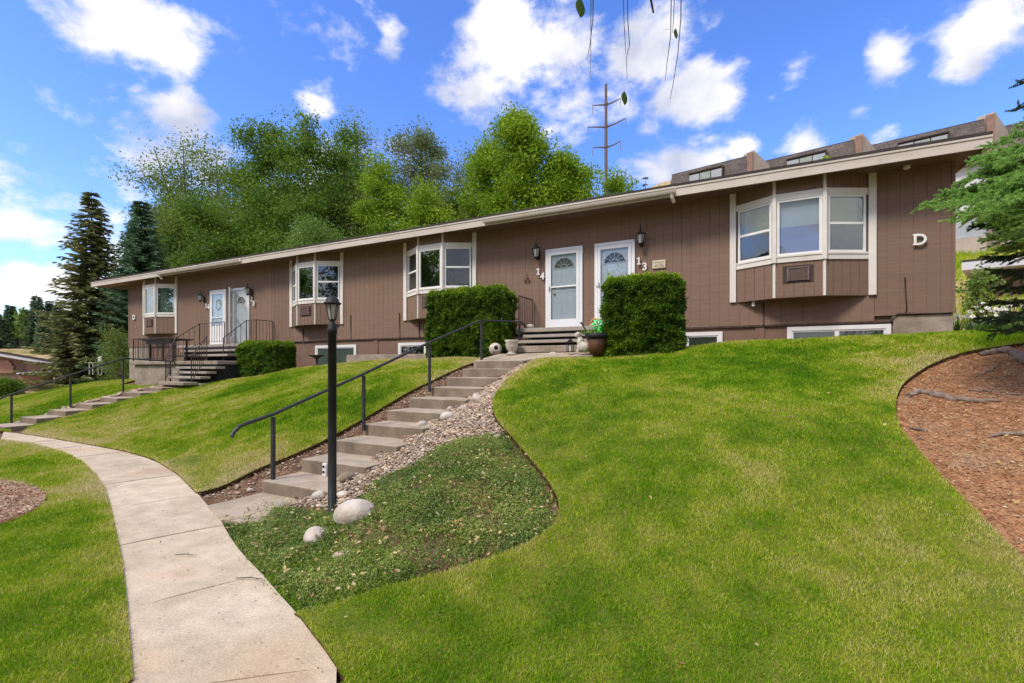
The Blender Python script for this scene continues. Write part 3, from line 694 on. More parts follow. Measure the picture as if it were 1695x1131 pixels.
def framed(mb, p0, p1, n, z0, z1, wd, d0, d1):
    """four bars of a frame on the wall line p0->p1"""
    p0 = np.array(p0); p1 = np.array(p1); t = (p1 - p0) / np.linalg.norm(p1 - p0)
    mb.obox(p0, p0 + t * wd, d0, d1, z0, z1, n); mb.obox(p1 - t * wd, p1, d0, d1, z0, z1, n)
    mb.obox(p0 + t * wd, p1 - t * wd, d0, d1, z0, z0 + wd, n); mb.obox(p0 + t * wd, p1 - t * wd, d0, d1, z1 - wd, z1, n)
def bay(x0, x1, kinds, grille=True, bz=2.97):
    """projecting bay: three faces, glass above, grooved panels below and above"""
    W = x1 - x0; dep = .40; y = YD; tw = .13
    a = (x0 + tw, y - .002); b = (x0 + tw + (W - 2 * tw) * .305, y - dep); c = (x1 - tw - (W - 2 * tw) * .325, y - dep); d = (x1 - tw, y - .002)
    g0, g1 = 3.84, 5.00; root = bpy.data.objects.new('bay_window', None); COL.objects.link(root); root.parent = house; root.matrix_parent_inverse = Matrix.Translation(-wloc(house)); root.location = (0, 0, 0)
    loc = Vector(((x0 + x1) / 2, y, bz)); root.location = loc
    def P(mb, name, m, **k): 
        return mb.build(name, m, root, **k)
    # house wall posts
    for xa in (x0, x1 - tw): q = MB(); q.box(xa, xa + tw, y - .05, y + .001, bz, ZT - .008); bevel(P(q, 'side_trim', M['trim']), .006, 1)
    faces = [(a, b), (b, c), (c, d)]
    for i, (p, q) in enumerate(faces):
        p = np.array(p); q = np.array(q); t = (q - p) / np.linalg.norm(q - p); n = np.array([t[1], -t[0]])
        L_ = np.linalg.norm(q - p)
        def lower(z0, z1, nm):
            mb = MB(); g = .19; s = 0.0; k = max(2, int(round(L_ / g))); e = L_ / k
            for j in range(k):
                mb.obox(p + t * (j * e + (.004 if j else 0)), p + t * ((j + 1) * e - (.004 if j < k - 1 else 0)), -.02, 0, z0, z1, n)
            mb.obox(p, q, -.035, -.012, z0 + .001, z1 - .001, n)
            P(mb, nm, M['siding'])
        lower(bz + .03, 3.70, 'apron_panel'); lower(5.13, ZT - .006, 'head_panel')
        f = MB(); f.obox(p, q, -.03, .022, 3.70, 3.83, n); f.obox(p, q, -.03, .035, 3.805, 3.84, n); P(f, 'sill', M['trim'])
        f = MB(); f.obox(p, q, -.03, .022, 5.00, 5.13, n); P(f, 'head', M['trim'])
        f = MB(); framed(f, p + t * .05, q - t * .05, n, g0 + .002, g1 - .002, .045, -.025, .012)
        if kinds[i][0] == 'h':
            zm = (g0 + g1) / 2 - .02; f.obox(p + t * .095, q - t * .095, -.022, .008, zm, zm + .05, n)
        P(f, 'window_frame', M['vinyl'])
        gl = MB(); gl.obox(p + t * .094, q - t * .094, -.012, -.008, g0 + .047, g1 - .047, n); P(gl, 'glass_pane', M['glass'])
        # what hangs inside; the lilac pair paints the reflection in the pane
        kk = kinds[i][1:]; bi = MB(); zlo = g0; zmid = (g0 + g1) / 2
        if kk == 'green': bi.obox(p + t * .06, q - t * .06, -.075, -.07, zmid - .02, g1, n); P(bi, 'blind', M['shade_green'])
        elif kk == 'lilac':
            bi.obox(p + t * .06, q - t * .06, -.075, -.07, zmid + .02, g1, n); P(bi, 'blind', M['reflect_white']); bj = MB(); bj.obox(p + t * .06, q - t * .06, -.06, -.055, g0, zmid + .02, n); P(bj, 'blind', M['reflect_lilac'])
        elif kk == 'grey': bi.obox(p + t * .06, q - t * .06, -.075, -.07, g0, g1, n); P(bi, 'blind', M['grey_blind'])
        elif kk == 'curt': bi.obox(p + t * .06, q - t * .06, -.09, -.08, g0, g1, n); P(bi, 'curtain', M['curtain'])
    # corner posts
    for e_, cpt in ((0, b), (1, c)):
        f = MB(); f.tube([(cpt[0], cpt[1], bz + .001), (cpt[0], cpt[1], 3.70)], .03, 6); f.tube([(cpt[0], cpt[1], 5.13), (cpt[0], cpt[1], ZT - .007)], .03, 6); f.tube([(cpt[0], cpt[1], 3.701), (cpt[0], cpt[1], 5.129)], .062, 6); P(f, 'corner_post', M['trim'])
    f = MB(); f.prism([a, b, c, d], bz, bz + .029); P(f, 'floor_panel', M['soffit'])
    f = MB(); f.prism([(a[0] + .05, a[1]), (b[0] + .05, b[1] + .13), (c[0] - .05, c[1] + .13), (d[0] - .05, d[1])], 3.6, 5.15)
    f.f = f.f[2:]; f.m = f.m[2:]; P(f, 'room', M['interior']) if False else None
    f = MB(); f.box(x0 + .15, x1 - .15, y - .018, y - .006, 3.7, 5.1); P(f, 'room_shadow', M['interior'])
    if grille:
        mx = (b[0] + c[0]) / 2 - .02; wv = .27; z0, z1 = 3.27, 3.62; yy = b[1]
        f = MB(); f.box(mx - wv, mx + wv, yy - .010, yy + .001, z0, z1)
        g = P(f, 'air_conditioner', M['iron'])
        f = MB(); f.box(mx - wv + .075, mx - wv + .1, yy - .045, yy - .011, z0 + .03, z1 - .06); f.box(mx + wv - .1, mx + wv - .075, yy - .045, yy - .011, z0 + .03, z1 - .06); f.box(mx - wv + .075, mx + wv - .075, yy - .045, yy - .011, z1 - .06, z1 - .04)
        s = 0
        zz = z0 + .04
        while zz < z1 - .07: f.box(mx - wv + .101, mx + wv - .101, yy - .035, yy - .012, zz, zz + .010); zz += .018
        P(f, 'grille', M['grille'])
    return root
bay(-.43, 2.23, ('hgreen', 'flilac', 'hgreen'))
bay(-9.75, -7.08, ('hcurt', 'fnone', 'hnone'))
bay(-15.02, -12.35, ('hcurt', 'fnone', 'hnone'))
bay(-24.97, -22.25, ('hnone', 'fgrey', 'fgrey'))
# cables running down the siding
def cable(pts, r=.014, name='cable', m='iron'):
    q = MB(); q.tube(pts, r, 6); q.build(name, M[m], house, smooth=True)
cable([onY(1498, 459, YD - .02), onY(1499, 485, YD - .02), onY(1501, 512, YD - .02), onY(1498, 519, YD - .02)], .010)
cable([onY(1577, 517.5, YD - .02), onY(1540, 519, YD - .02), onY(1486, 519.5, YD - .02), onY(1478, 524, YD - .02), onY(1474, 531, YD - .02)], .012)
for px, a, b, r in ((580.5, 522, 562, .016), (661.5, 518, 560, .016), (502, 545, 568, .02), (694, 534, 560, .02), (1264, 502, 538, .016)):
    cable([onY(px, a, YD - .012), onY(px, b, YD - .012)], r)

for px, py, nm in ((1501, 276, 'soffit_light'),):
    r_ = ray(px, py); t_ = (ZT - .02 - EYE) / r_[2]; g = MB(); g.lathe([(.035, -.05), (.06, -.03), (.055, .02)], (r_[0] * t_, r_[1] * t_, ZT - .02), 12); g.build(nm, M['vinyl'], house)
q = onY(1247, 505, YD - .08); g = MB(); g.box(q[0] - .03, q[0] + .03, YD - .11, YD - .04, 2.86, 2.968); g.build('vent_hood', M['trim'], house)
# basement windows
def base_window(x0, x1, z0, z1, split=True, room='curt'):
    root = bpy.data.objects.new('basement_window', None); COL.objects.link(root); root.parent = house; root.matrix_parent_inverse = Matrix.Translation(-wloc(house)); root.location = ((x0 + x1) / 2, YD, z0)
    y = YD + .045; f = MB(); framed(f, (x0, y), (x1, y), np.array([0, -1.]), z0, z1, .085, 0, .04); f.build('trim', M['vinyl'], root)
    f = MB(); framed(f, (x0 + .086, y), (x1 - .086, y), np.array([0, -1.]), z0 + .086, z1 - .086, .03, 0, .025)
    if split: xm = (x0 + x1) / 2; f.box(xm - .04, xm + .04, y - .03, y, z0 + .117, z1 - .117)
    f.build('window_frame', M['vinyl'], root)
    f = MB(); f.box(x0 + .117, x1 - .117, y - .012, y - .008, z0 + .117, z1 - .117); f.build('glass_pane', M['glass'], root)
    f = MB(); f.box(x0 + .117, x1 - .117, y - .004, y - .002, z0 + .117, z1 - .117); f.build('curtain', M[{'curt': 'curtain', 'grey': 'grey_blind', 'dark': 'interior'}[room]], root)
base_window(.69, 2.47, 1.75, 2.385, True, 'curt')
base_window(-2.1, -.58, 1.7, 2.335, True, 'curt')
base_window(-13.75, -11.8, 1.30, 2.27, True, 'grey')
base_window(-10.0, -7.9, 1.45, 2.28, True, 'dark')

# doors -----------------------------------------------------------------
M['door'] = mat('door_white', (.60, .62, .64), (.64, .66, .68), 3, .5)
M['brass'] = mat('brass', (.45, .30, .08), None, rough=.3, metal=1)
def door(x0, x1, z0, z1, kind):
    root = bpy.data.objects.new('front_door', None); COL.objects.link(root); root.parent = house; root.matrix_parent_inverse = Matrix.Translation(-wloc(house)); root.location = ((x0 + x1) / 2, YD, z0)
    n = np.array([0, -1.]); y = YD
    f = MB(); tw = .085
    f.box(x0, x0 + tw, y - .05, y + .001, z0, z1); f.box(x1 - tw, x1, y - .05, y + .001, z0, z1); f.box(x0 + tw, x1 - tw, y - .05, y + .001, z1 - tw, z1)
    bevel(f.build('door_casing', M['white'], root), .006, 1)
    f = MB(); f.box(x0 + .02, x1 - .02, y - .06, y - .0, z0 - .04, z0 - .002); f.build('threshold', M['wood'], root)
    a, b = x0 + tw, x1 - tw
    # inner door leaf with raised panels
    f = MB(); f.box(a, b, y - .012, y - .003, z0, z1 - tw); W = b - a
    if kind != 'full':
        for i in range(2):
            for j, (za, zb) in enumerate(((.18, .78), (.95, 1.45))):
                u0 = a + .12 + i * (W / 2 - .06); f.box(u0, u0 + W / 2 - .18, y - .018, y - .0125, z0 + za, z0 + zb)
    f.build('door_leaf', M['door'], root)
    if kind in ('fan', 'fandark', 'full'):
        # fan light
        cx_ = (a + b) / 2; cz = z0 + 1.60; r = .27; f = MB(); pts = [(cx_ + r * math.cos(t), cz + r * .95 * math.sin(t)) for t in np.linspace(0, math.pi, 17)]
        f.v = [(p[0], y - .016, p[1]) for p in pts]; f.f = [tuple(range(16, -1, -1))]; f.m = [0]
        f.build('fan_light', M['interior'] if kind == 'fan' else M['curtain'], root)
        f = MB()
        for t in np.linspace(0, math.pi, 7): f.tube([(cx_ + .09 * math.cos(t), y - .019, cz + .09 * math.sin(t)), (cx_ + r * math.cos(t), y - .019, cz + r * .95 * math.sin(t))], .006, 4)
        for rr in (.09, r): f.tube([(cx_ + rr * math.cos(t), y - .02, cz + rr * .96 * math.sin(t)) for t in np.linspace(0, math.pi, 17)], .009, 4)
        f.tube([(cx_ - r, y - .02, cz), (cx_ + r, y - .02, cz)], .009, 4)
        f.build('glazing_bar', M['white'], root)
    def storm(xa, xb, yv, parent, bars=True, bottom=.22):
        f = MB(); s = .075
        f.box(xa, xa + s, yv - .03, yv, z0 + .01, z1 - tw - .005); f.box(xb - s, xb, yv - .03, yv, z0 + .01, z1 - tw - .005)
        f.box(xa + s, xb - s, yv - .03, yv, z0 + .01, z0 + bottom); f.box(xa + s, xb - s, yv - .03, yv, z1 - tw - .09, z1 - tw - .005)
        if bars: f.box(xa + s, xb - s, yv - .028, yv - .002, z0 + 1.08, z0 + 1.12)
        o = bevel(f.build('storm_door', M['white'], parent), .004, 1)
        g = MB(); g.box(xa + s, xb - s, yv - .018, yv - .014, z0 + bottom, z1 - tw - .09); g.build('glass_pane', M['glassd'], parent); return o
    if kind in ('fan', 'fandark'): storm(a + .003, b - .003, y - .03, root, bars=(kind == 'fandark'), bottom=.24)
    if kind in ('fan', 'fandark'):
        h = MB(); h.blob((a + .16, y - .030, z0 + .93), .032, 3, 2, 0); h.blob((a + .16, y - .024, z0 + 1.08), .02, 3, 2, 0); h.build('door_knob', M['brass'], root, smooth=True)
        h = MB(); h.tube([(a + .04, y - .075, z0 + .98), (a + .045, y - .09, z0 + 1.05), (a + .04, y - .075, z0 + 1.12)], .009, 6); h.build('pull_handle', M['black'], root)
    if kind == 'half':
        storm(a + .003, b - .003, y - .03, root, bars=True, bottom=.75)
        # a wreath shows behind the upper glass
        wv = MB(); cc = ((a + b) / 2 + .02, y - .022, z0 + 1.62)
        for i in range(26):
            t = i / 26 * 6.283; wv.blob((cc[0] + .15 * math.cos(t), cc[1], cc[2] + .2 * math.sin(t)), .045, i, 1, .3, (1, .15, 1))
        wv.build('wreath', mat('wreath', (.12, .13, .03), (.30, .25, .08), 20, .9), root)
    if kind == 'full':
        # storm door standing open, hinged on the left jamb
        hx, hy = a + .01, y - .055; ang = R_(43); dx, dy = math.cos(ang), -math.sin(ang); Wd = .86
        f = MB(); p = np.array([hx, hy]); t = np.array([dx, dy]); nn = np.array([t[1], -t[0]])
        framed(f, p, p + t * Wd, nn, z0 + .02, z1 - tw, .085, -.015, .015); f.obox(p + t * .086, p + t * (Wd - .086), -.014, .014, z0 + 1.06, z0 + 1.11, nn); f.obox(p + t * .086, p + t * (Wd - .086), -.014, .014, z0 + .1051, z0 + .28, nn)
        f.build('storm_door', M['white'], root)
        g = MB(); g.obox(p + t * .086, p + t * (Wd - .086), -.002, .002, z0 + .28, z1 - tw - .085, nn); g.build('glass_pane', M['glass'], root)
    return root
door(-3.56, -2.54, 2.54, 4.66, 'fan')
door(-4.91, -3.88, 2.54, 4.66, 'fandark')
door(-18.34, -17.33, 2.42, 4.62, 'full')
door(-19.85, -18.80, 2.42, 4.64, 'half')
# house numbers and letters, set as in the photograph: the digits step down to the right
for t, px, py in (('1', 1057.5, 438), ('3', 1067, 447), ('1', 891, 455), ('4', 897.5, 462.5), ('1', 341.2, 510), ('6', 345.3, 511), ('1', 416.5, 499), ('5', 420, 506)):
    q = onY(px, py, YD - .06); glyph(t, 'house_number', q[0], q[2], .25 if px > 800 else .26, house)
    if t == '1':
        f = MB(); f.box(q[0] - .045, q[0] + .045, YD - .074, YD - .048, q[2] - .001, q[2] + .024); f.box(q[0] - .05, q[0] - .005, YD - .074, YD - .048, q[2] + .135, q[2] + .158); f.build('number_serif', M['vinyl'], house)
def slab_D(px, py, h):
    q = onY(px, py, YD - .05); x, z = q[0] - h * .42, q[2]; o = glyph('D', 'building_letter', q[0] + h * .03, z, h * 1.38, house, YD - .05)
    f = MB(); f.box(x - h * .06, x + h * .40, YD - .058, YD - .043, z + h * .0, z + h * .13); f.box(x - h * .06, x + h * .40, YD - .058, YD - .043, z + h * .87, z + h * 1.0); f.build('letter_serif', M['vinyl'], o if False else house)
slab_D(1522, 405, .21); slab_D(221.5, 529, .22)
q = onY(1091, 438, YD)
pl = MB(); pl.box(q[0] - .155, q[0] + .155, YD - .035, YD - .012, q[2] - .10, q[2] + .10); pl = bevel(pl.build('wall_plaque', mat('plaque_cream', (.55, .47, .34), (.62, .55, .42), 6, .6, .2, 30)), .012, 2)
tag(pl, 'small cream plaque on the brown wall beside the number 13', 'sign')
c = MB()
rr = random.Random(4)
for row, (zz, n_c, hh) in enumerate(((.045, 9, .022), (-.012, 4, .018), (-.055, 9, .02))):
    for i in range(n_c):
        xx = q[0] - .12 + .24 * (i + .5) / n_c if n_c > 5 else q[0] - .06 + .12 * (i + .5) / n_c
        w_ = .008; c.box(xx - w_, xx - w_ + .005, YD - .038, YD - .0352, q[2] + zz - hh, q[2] + zz + hh); c.box(xx - w_ + .0055, xx + w_, YD - .038, YD - .0352, q[2] + zz - rr.choice((0, hh - .004, -hh)) - .003, q[2] + zz - .0 + .003)
for s in (-1, 1):
    for k in range(3): c.blob((q[0] + s * (.1 - .02 * k), YD - .037, q[2] - .045 + .016 * k), .012, k, 1, .2, (1, .15, 1))
c.build('raised_marking', mat('plaque_dark', (.25, .2, .13)), pl)
# wall lanterns
def lantern(x, z, label):
    t = thing('wall_lantern', label, 'lamp', (x, YD - .03, z), 'black wall lanterns beside the doors'); y = YD - .17
    f = MB(); f.box(x - .05, x + .05, YD - .03, YD - .012, z - .16, z + .10); f.tube([(x, YD - .02, z - .06), (x, YD - .07, z - .13), (x, y, z - .10)], .012, 6); bevel(f.build('wall_bracket', M['black'], t), .008, 1)
    f = MB(); f.lathe([(.02, .185), (.035, .17), (.10, .125), (.118, .105), (.112, .095), (.03, .10)], (x, y, z), 6); f.lathe([(.018, .18), (.022, .21), (.012, .24), (.014, .26), (.003, .38)], (x, y, z), 8); f.build('lantern_roof', M['black'], t)
    f = MB()
    for k in range(6):
        a = k / 6 * 6.283; f.tube([(x + .10 * math.cos(a), y + .10 * math.sin(a), z + .10), (x + .058 * math.cos(a), y + .058 * math.sin(a), z - .11)], .006, 4)
    f.lathe([(.06, -.11), (.062, -.125), (.04, -.14), (.012, -.16), (.016, -.175), (.002, -.19)], (x, y, z), 6); f.build('lantern_cage', M['black'], t)
    f = MB(); f.lathe([(.052, -.108), (.092, .098)], (x, y, z), 6); f.build('lantern_glass', mat('lantern_glass', (.30, .30, .29), (.42, .42, .41), 14, .15, spec=.8), t)
    return t
lantern(-5.13, 4.58, 'black wall lantern left of door 14, above its number'); lantern(-2.38, 4.62, 'black wall lantern right of door 13, left above the cream plaque')
lantern(-20.3, 4.36, 'black wall lantern left of door 16 with the wreath'); lantern(-17.22, 4.42, 'black wall lantern at the right jamb of the open storm door 15')
# rusty wall ornament
q = onY(872, 464, YD - .03); f = MB(); f.tube([(q[0], YD - .02, q[2] + .22), (q[0], YD - .02, q[2] + .05)], .005, 4)
for k in range(7):
    a = k * .9; f.blob((q[0] + .07 * math.cos(a), YD - .03, q[2] + .055 * math.sin(a)), .035, k, 1, .4, (1, .2, .7), a)
tag(f.build('wall_ornament', mat('rusty', (.12, .05, .04), (.2, .09, .06), 20, .8)), 'small rusty metal ornament hanging left of door 14', 'ornament')

# ================================================================== porches
def railing(root, a, b, z_a, z_b, n, r=.009, top=.022, base=None, name='baluster'):
    """iron railing between two ground points; z_a,z_b: foot heights; top rail .85 above"""
    a = np.array(a, float); b = np.array(b, float); Hh = .84
    for t in (0, 1):
        p = a + (b - a) * t; z = z_a + (z_b - z_a) * t; f = MB(); f.tube([(p[0], p[1], z), (p[0], p[1], z + Hh)], .016, 4); f.build('post', M['iron'], root)
    f = MB(); f.tube([(a[0], a[1], z_a + Hh), (b[0], b[1], z_b + Hh)], top * .8, 4); f.build('rail', M['iron'], root); f = MB(); f.tube([(a[0], a[1], z_a + .10), (b[0], b[1], z_b + .10)], .01, 4); f.build('rail', M['iron'], root)
    proto = None
    for i in range(1, n):
        t = i / n; p = a + (b - a) * t; z = z_a + (z_b - z_a) * t
        f = MB(); f.tube([(p[0], p[1], z + .10), (p[0], p[1], z + Hh)], r, 4); f.build(name, M['iron'], root)
pr = thing('porch', 'wide grey stepped porch below doors 13 and 14', 'porch', (-3.2, 10.8, 1.85))
def slabp(root, x0, x1, y0, y1, z0, z1, m, name='tread', bw=.008):
    f = MB(); f.box(x0, x1, y0, y1, z0, z1); return bevel(f.build(name, M[m], root), bw, 1)
slabp(pr, -5.35, -2.4, 10.75, 11.68, 2.40, 2.50, 'wood', 'deck')
slabp(pr, -5.0, -2.55, 10.44, 10.80, 2.24, 2.31, 'wood'); slabp(pr, -5.0, -2.55, 10.12, 10.48, 2.09, 2.16, 'wood'); slabp(pr, -5.0, -2.55, 9.80, 10.16, 1.86, 2.01, 'found', 'bottom_step')
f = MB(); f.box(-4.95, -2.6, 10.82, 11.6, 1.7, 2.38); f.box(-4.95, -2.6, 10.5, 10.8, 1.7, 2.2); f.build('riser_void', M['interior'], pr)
railing(pr, (-5.28, 10.8), (-5.28, 11.64), 2.5, 2.5, 8)
wk = MB(); pts = [(-5.32, 8.66), (-4.25, 8.66), (-3.95, 9.05), (-2.75, 9.35), (-2.6, 9.82), (-5.32, 9.82)]; zt = [1.66, 1.66, 1.72, 1.80, 1.86, 1.84]
wk.prism(pts, 1.3, zt); o = bevel(wk.build('walkway', M['treadtop'], None, 'structure'), .01, 1)

# the upper porch at doors 15 and 16, reached over a landing on a concrete block
pl_ = thing('porch', 'raised porch with landing and iron railings below doors 15 and 16', 'porch', (-18, 10, 1))
slabp(pl_, -20.9, -15.9, 10.95, 11.68, 2.28, 2.38, 'wood', 'deck')
slabp(pl_, -20.0, -16.4, 10.62, 10.98, 2.09, 2.16, 'wood'); slabp(pl_, -20.2, -16.5, 10.30, 10.66, 1.90, 1.98, 'wood')
slabp(pl_, -20.75, -15.35, 9.25, 10.34, 1.60, 1.72, 'found', 'landing', .015)
f = MB(); f.box(-20.6, -17.62, 9.35, 10.3, .3, 1.595); bevel(f.build('landing_block', M['found'], pl_), .015, 1)
for i, (a, b) in enumerate(((-17.45, -15.2), (-17.25, -15.3), (-17.05, -15.25))):
    z = 1.53 - i * .155; y = 9.20 - i * .22; slabp(pl_, a + .0, b + .0, y - .10, y + .22, z - .075, z, 'wood')
slabp(pl_, -16.95, -15.3, 8.2, 8.62, .96, 1.05, 'found', 'bottom_step')
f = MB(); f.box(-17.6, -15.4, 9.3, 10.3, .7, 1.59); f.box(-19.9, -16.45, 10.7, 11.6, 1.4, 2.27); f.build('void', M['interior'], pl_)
railing(pl_, (-20.65, 9.33), (-17.85, 9.33), 1.72, 1.72, 18)
railing(pl_, (-20.65, 9.33), (-20.65, 10.3), 1.72, 1.72, 6)
railing(pl_, (-17.85, 9.33), (-16.85, 8.5), 1.72, 1.0, 8)
railing(pl_, (-16.35, 9.5), (-15.42, 8.5), 1.72, 1.0, 8)
railing(pl_, (-20.0, 10.35), (-19.4, 11.0), 1.72, 2.38, 5); railing(pl_, (-19.4, 11.0), (-16.9 - .9, 11.0), 2.38, 2.38, 10)
railing(pl_, (-16.9, 10.4), (-16.5, 11.0), 1.72, 2.38, 4); railing(pl_, (-16.5, 11.0), (-15.95, 11.0 + .0), 2.38, 2.38, 4); railing(pl_, (-15.95, 11.0), (-15.95, 11.66), 2.38, 2.38, 5)

# ================================================================== stairs with hand rails
st = thing('garden_stairs', 'straight flight of ten concrete steps up the lawn to doors 13 and 14', 'stairs', (SX0, SY, 0))
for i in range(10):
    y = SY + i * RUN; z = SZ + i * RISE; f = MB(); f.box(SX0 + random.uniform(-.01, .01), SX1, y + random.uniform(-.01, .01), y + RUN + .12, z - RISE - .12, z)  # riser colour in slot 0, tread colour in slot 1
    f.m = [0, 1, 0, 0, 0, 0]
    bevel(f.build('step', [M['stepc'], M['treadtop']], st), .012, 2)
def handrail(label, posts, top, hook0, x, tail=None, r=.022):
    t = thing('handrail', label, 'handrail', (x, posts[0][0], posts[0][1]), 'dark metal stair handrails')
    for (y, z, zt_) in posts: f = MB(); f.box(x - .02, x + .02, y - .02, y + .02, z - .1, zt_ - .02); f.build('post', M['steelrail'], t)
    f = MB(); f.tube(top, r, 10); f.build('rail', M['steelrail'], t, smooth=True); return t
XH = SX0 + .06
P1 = [onX(*q, XH) for q in ()] if False else None
def onX(px, py, x): r = ray(px, py); t = x / r[0]; return (x, r[1] * t, EYE + r[2] * t)
posts = []
for b_, t_ in (((452, 787), (452, 688)), ((602, 702), (602, 620)), ((711, 640), (711, 569)), ((797, 607), (797, 531)), ((860, 588), (860, 535))):
    a = onX(*b_, XH); c_ = onX(*t_, XH); posts.append((a[1], a[2], c_[2]))
tp = [onX(*q, XH) for q in ((383, 724), (387, 716), (396, 706), (408, 701), (452, 686), (602, 619), (711, 567), (790, 533), (800, 530.5), (862, 533), (868, 538), (871, 545))]
handrail('dark metal handrail beside the near stairs with a hooked lower end', posts, tp, None, XH)
XH2 = S2X + .05; posts = []
for b_, t_ in (((19, 703), (19, 654)), ((116.6, 670), (116.6, 622)), ((204, 650), (204, 594.6))):
    a = onX(*b_, XH2); c_ = onX(*t_, XH2); posts.append((a[1], a[2], c_[2]))
tp = [onX(*q, XH2) for q in ((-30, 671), (0, 660), (19, 653), (116, 621), (200, 594.5), (207, 593.5))]
tp += [(XH2, tp[-1][1] + 1.0, 1.72), (XH2 + .0, tp[-1][1] + 1.35, 1.70), (XH2, tp[-1][1] + 1.45, 1.55)]
posts.append((tp[-2][1] - .1, 1.0, 1.70))
handrail('dark metal handrail beside the far left stairs, passing in front of the landing', posts, tp, None, XH2)
s2 = thing('garden_stairs', 'flight of shallow concrete steps left across the lawn, up to doors 15 and 16', 'stairs', (S2X, S2Y, 0))
for i in range(8):
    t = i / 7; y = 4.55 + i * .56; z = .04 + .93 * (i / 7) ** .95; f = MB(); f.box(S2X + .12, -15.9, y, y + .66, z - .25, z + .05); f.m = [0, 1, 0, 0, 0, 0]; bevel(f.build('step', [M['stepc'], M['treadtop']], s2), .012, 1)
f = MB(); f.box(S2X + .1, -15.2, 8.95 - .3, 9.3, .6, 1.0); bevel(f.build('step', [M['treadtop']], s2), .01, 1)

t = thing('rail_fill_standin', 'dark slats standing in for the dark fill under the top rail of the far landing', 'stand-in', (-19.3, 9.9, 1.72))  # invented table form standing in for the dark fill under the top rail
for k in range(16): g = MB(); g.box(-20.4 + k * .135, -20.4 + k * .135 + .11, 9.5, 10.15, 2.49, 2.53); g.build('fill_slat', M['black'], t)
g = MB(); g.box(-20.2, -18.5, 9.52, 9.56, 2.36, 2.485); g.build('apron', M['black'], t)
for a in (-20.15, -18.6):
    for b in (9.6, 10.05): g = MB(); g.box(a, a + .05, b, b + .05, 1.72, 2.485); g.build('leg', M['black'], t)

# ================================================================== far buildings
def W2(X, Z): v = X * RT + Z * FW; return (float(v[0]), float(v[1]))
M['mansard'] = mat('mansard_shingle', (.085, .068, .060), (.16, .13, .115), 9, .95, .5, 30, third=(.20, .165, .14), tscale=1.2, tlo=.5, thi=.8)
def shingle_tex(m, sc_=1.0):
    nt = m.node_tree; N = nt.nodes; L = nt.links; b = N['Principled BSDF']; old = b.inputs['Base Color'].links[0].from_socket
    g = N.new('ShaderNodeNewGeometry'); mp = N.new('ShaderNodeVectorMath'); mp.operation = 'MULTIPLY'
    sp = N.new('ShaderNodeSeparateXYZ'); L.new(g.outputs['Position'], sp.inputs[0])
    dt = N.new('ShaderNodeVectorMath'); dt.operation = 'DOT_PRODUCT'; L.new(g.outputs['Position'], dt.inputs[0]); dt.inputs[1].default_value = (.8, .6, 0)
    cm = N.new('ShaderNodeCombineXYZ'); L.new(dt.outputs['Value'], cm.inputs[0]); L.new(sp.outputs[2], cm.inputs[1])
    br = N.new('ShaderNodeTexBrick'); br.inputs['Scale'].default_value = sc_; br.inputs['Brick Width'].default_value = .36; br.inputs['Row Height'].default_value = .17; br.inputs['Mortar Size'].default_value = .012
    br.inputs['Color1'].default_value = (1, 1, 1, 1); br.inputs['Color2'].default_value = (.62, .62, .62, 1); br.inputs['Mortar'].default_value = (.25, .25, .25, 1)
    L.new(cm.outputs[0], br.inputs['Vector']); mx = N.new('ShaderNodeMix'); mx.data_type = 'RGBA'; mx.blend_type = 'MULTIPLY'; mx.inputs[0].default_value = .8
    L.new(old, mx.inputs[6]); L.new(br.outputs[0], mx.inputs[7]); L.new(mx.outputs[2], b.inputs['Base Color'])
shingle_tex(M['mansard'])
M['stucco'] = mat('pale_stucco', (.36, .29, .23), (.45, .38, .31), 1.5, .9, .2, 20)
M['rust_wood'] = mat('reddish_wood', (.20, .115, .085), (.27, .16, .12), 3, .8)
M['grey_wall'] = mat('grey_wall', (.30, .32, .33), (.36, .38, .39), 1, .8)
M['white_wall'] = mat('white_wall', (.50, .50, .52), (.58, .58, .60), 1, .8)
M['dark_brown'] = mat('dark_recess', (.05, .035, .03), None, rough=.9)  # plain dark brown for roof caps, hoods and dormers
T = 18.0
def uZ(px, py): return (T - EYE) * FPX / (HY - py)
UN = []
for (a, b) in (((1113, 290), (1238, 259)), ((1268, 267), (1415, 232)), ((1440, 242), (1630, 198)), ((1655, 212), (1905, 152))):
    Za, Zb = uZ(*a), uZ(*b); UN.append((np.array([(a[0] - CX) / FPX * Za, Za]), np.array([(b[0] - CX) / FPX * Zb, Zb])))
upper = thing('townhouse_block', 'staggered townhouses with brown mansard roofs on the hill behind the right end', 'building', (*W2(26, 38), 9))
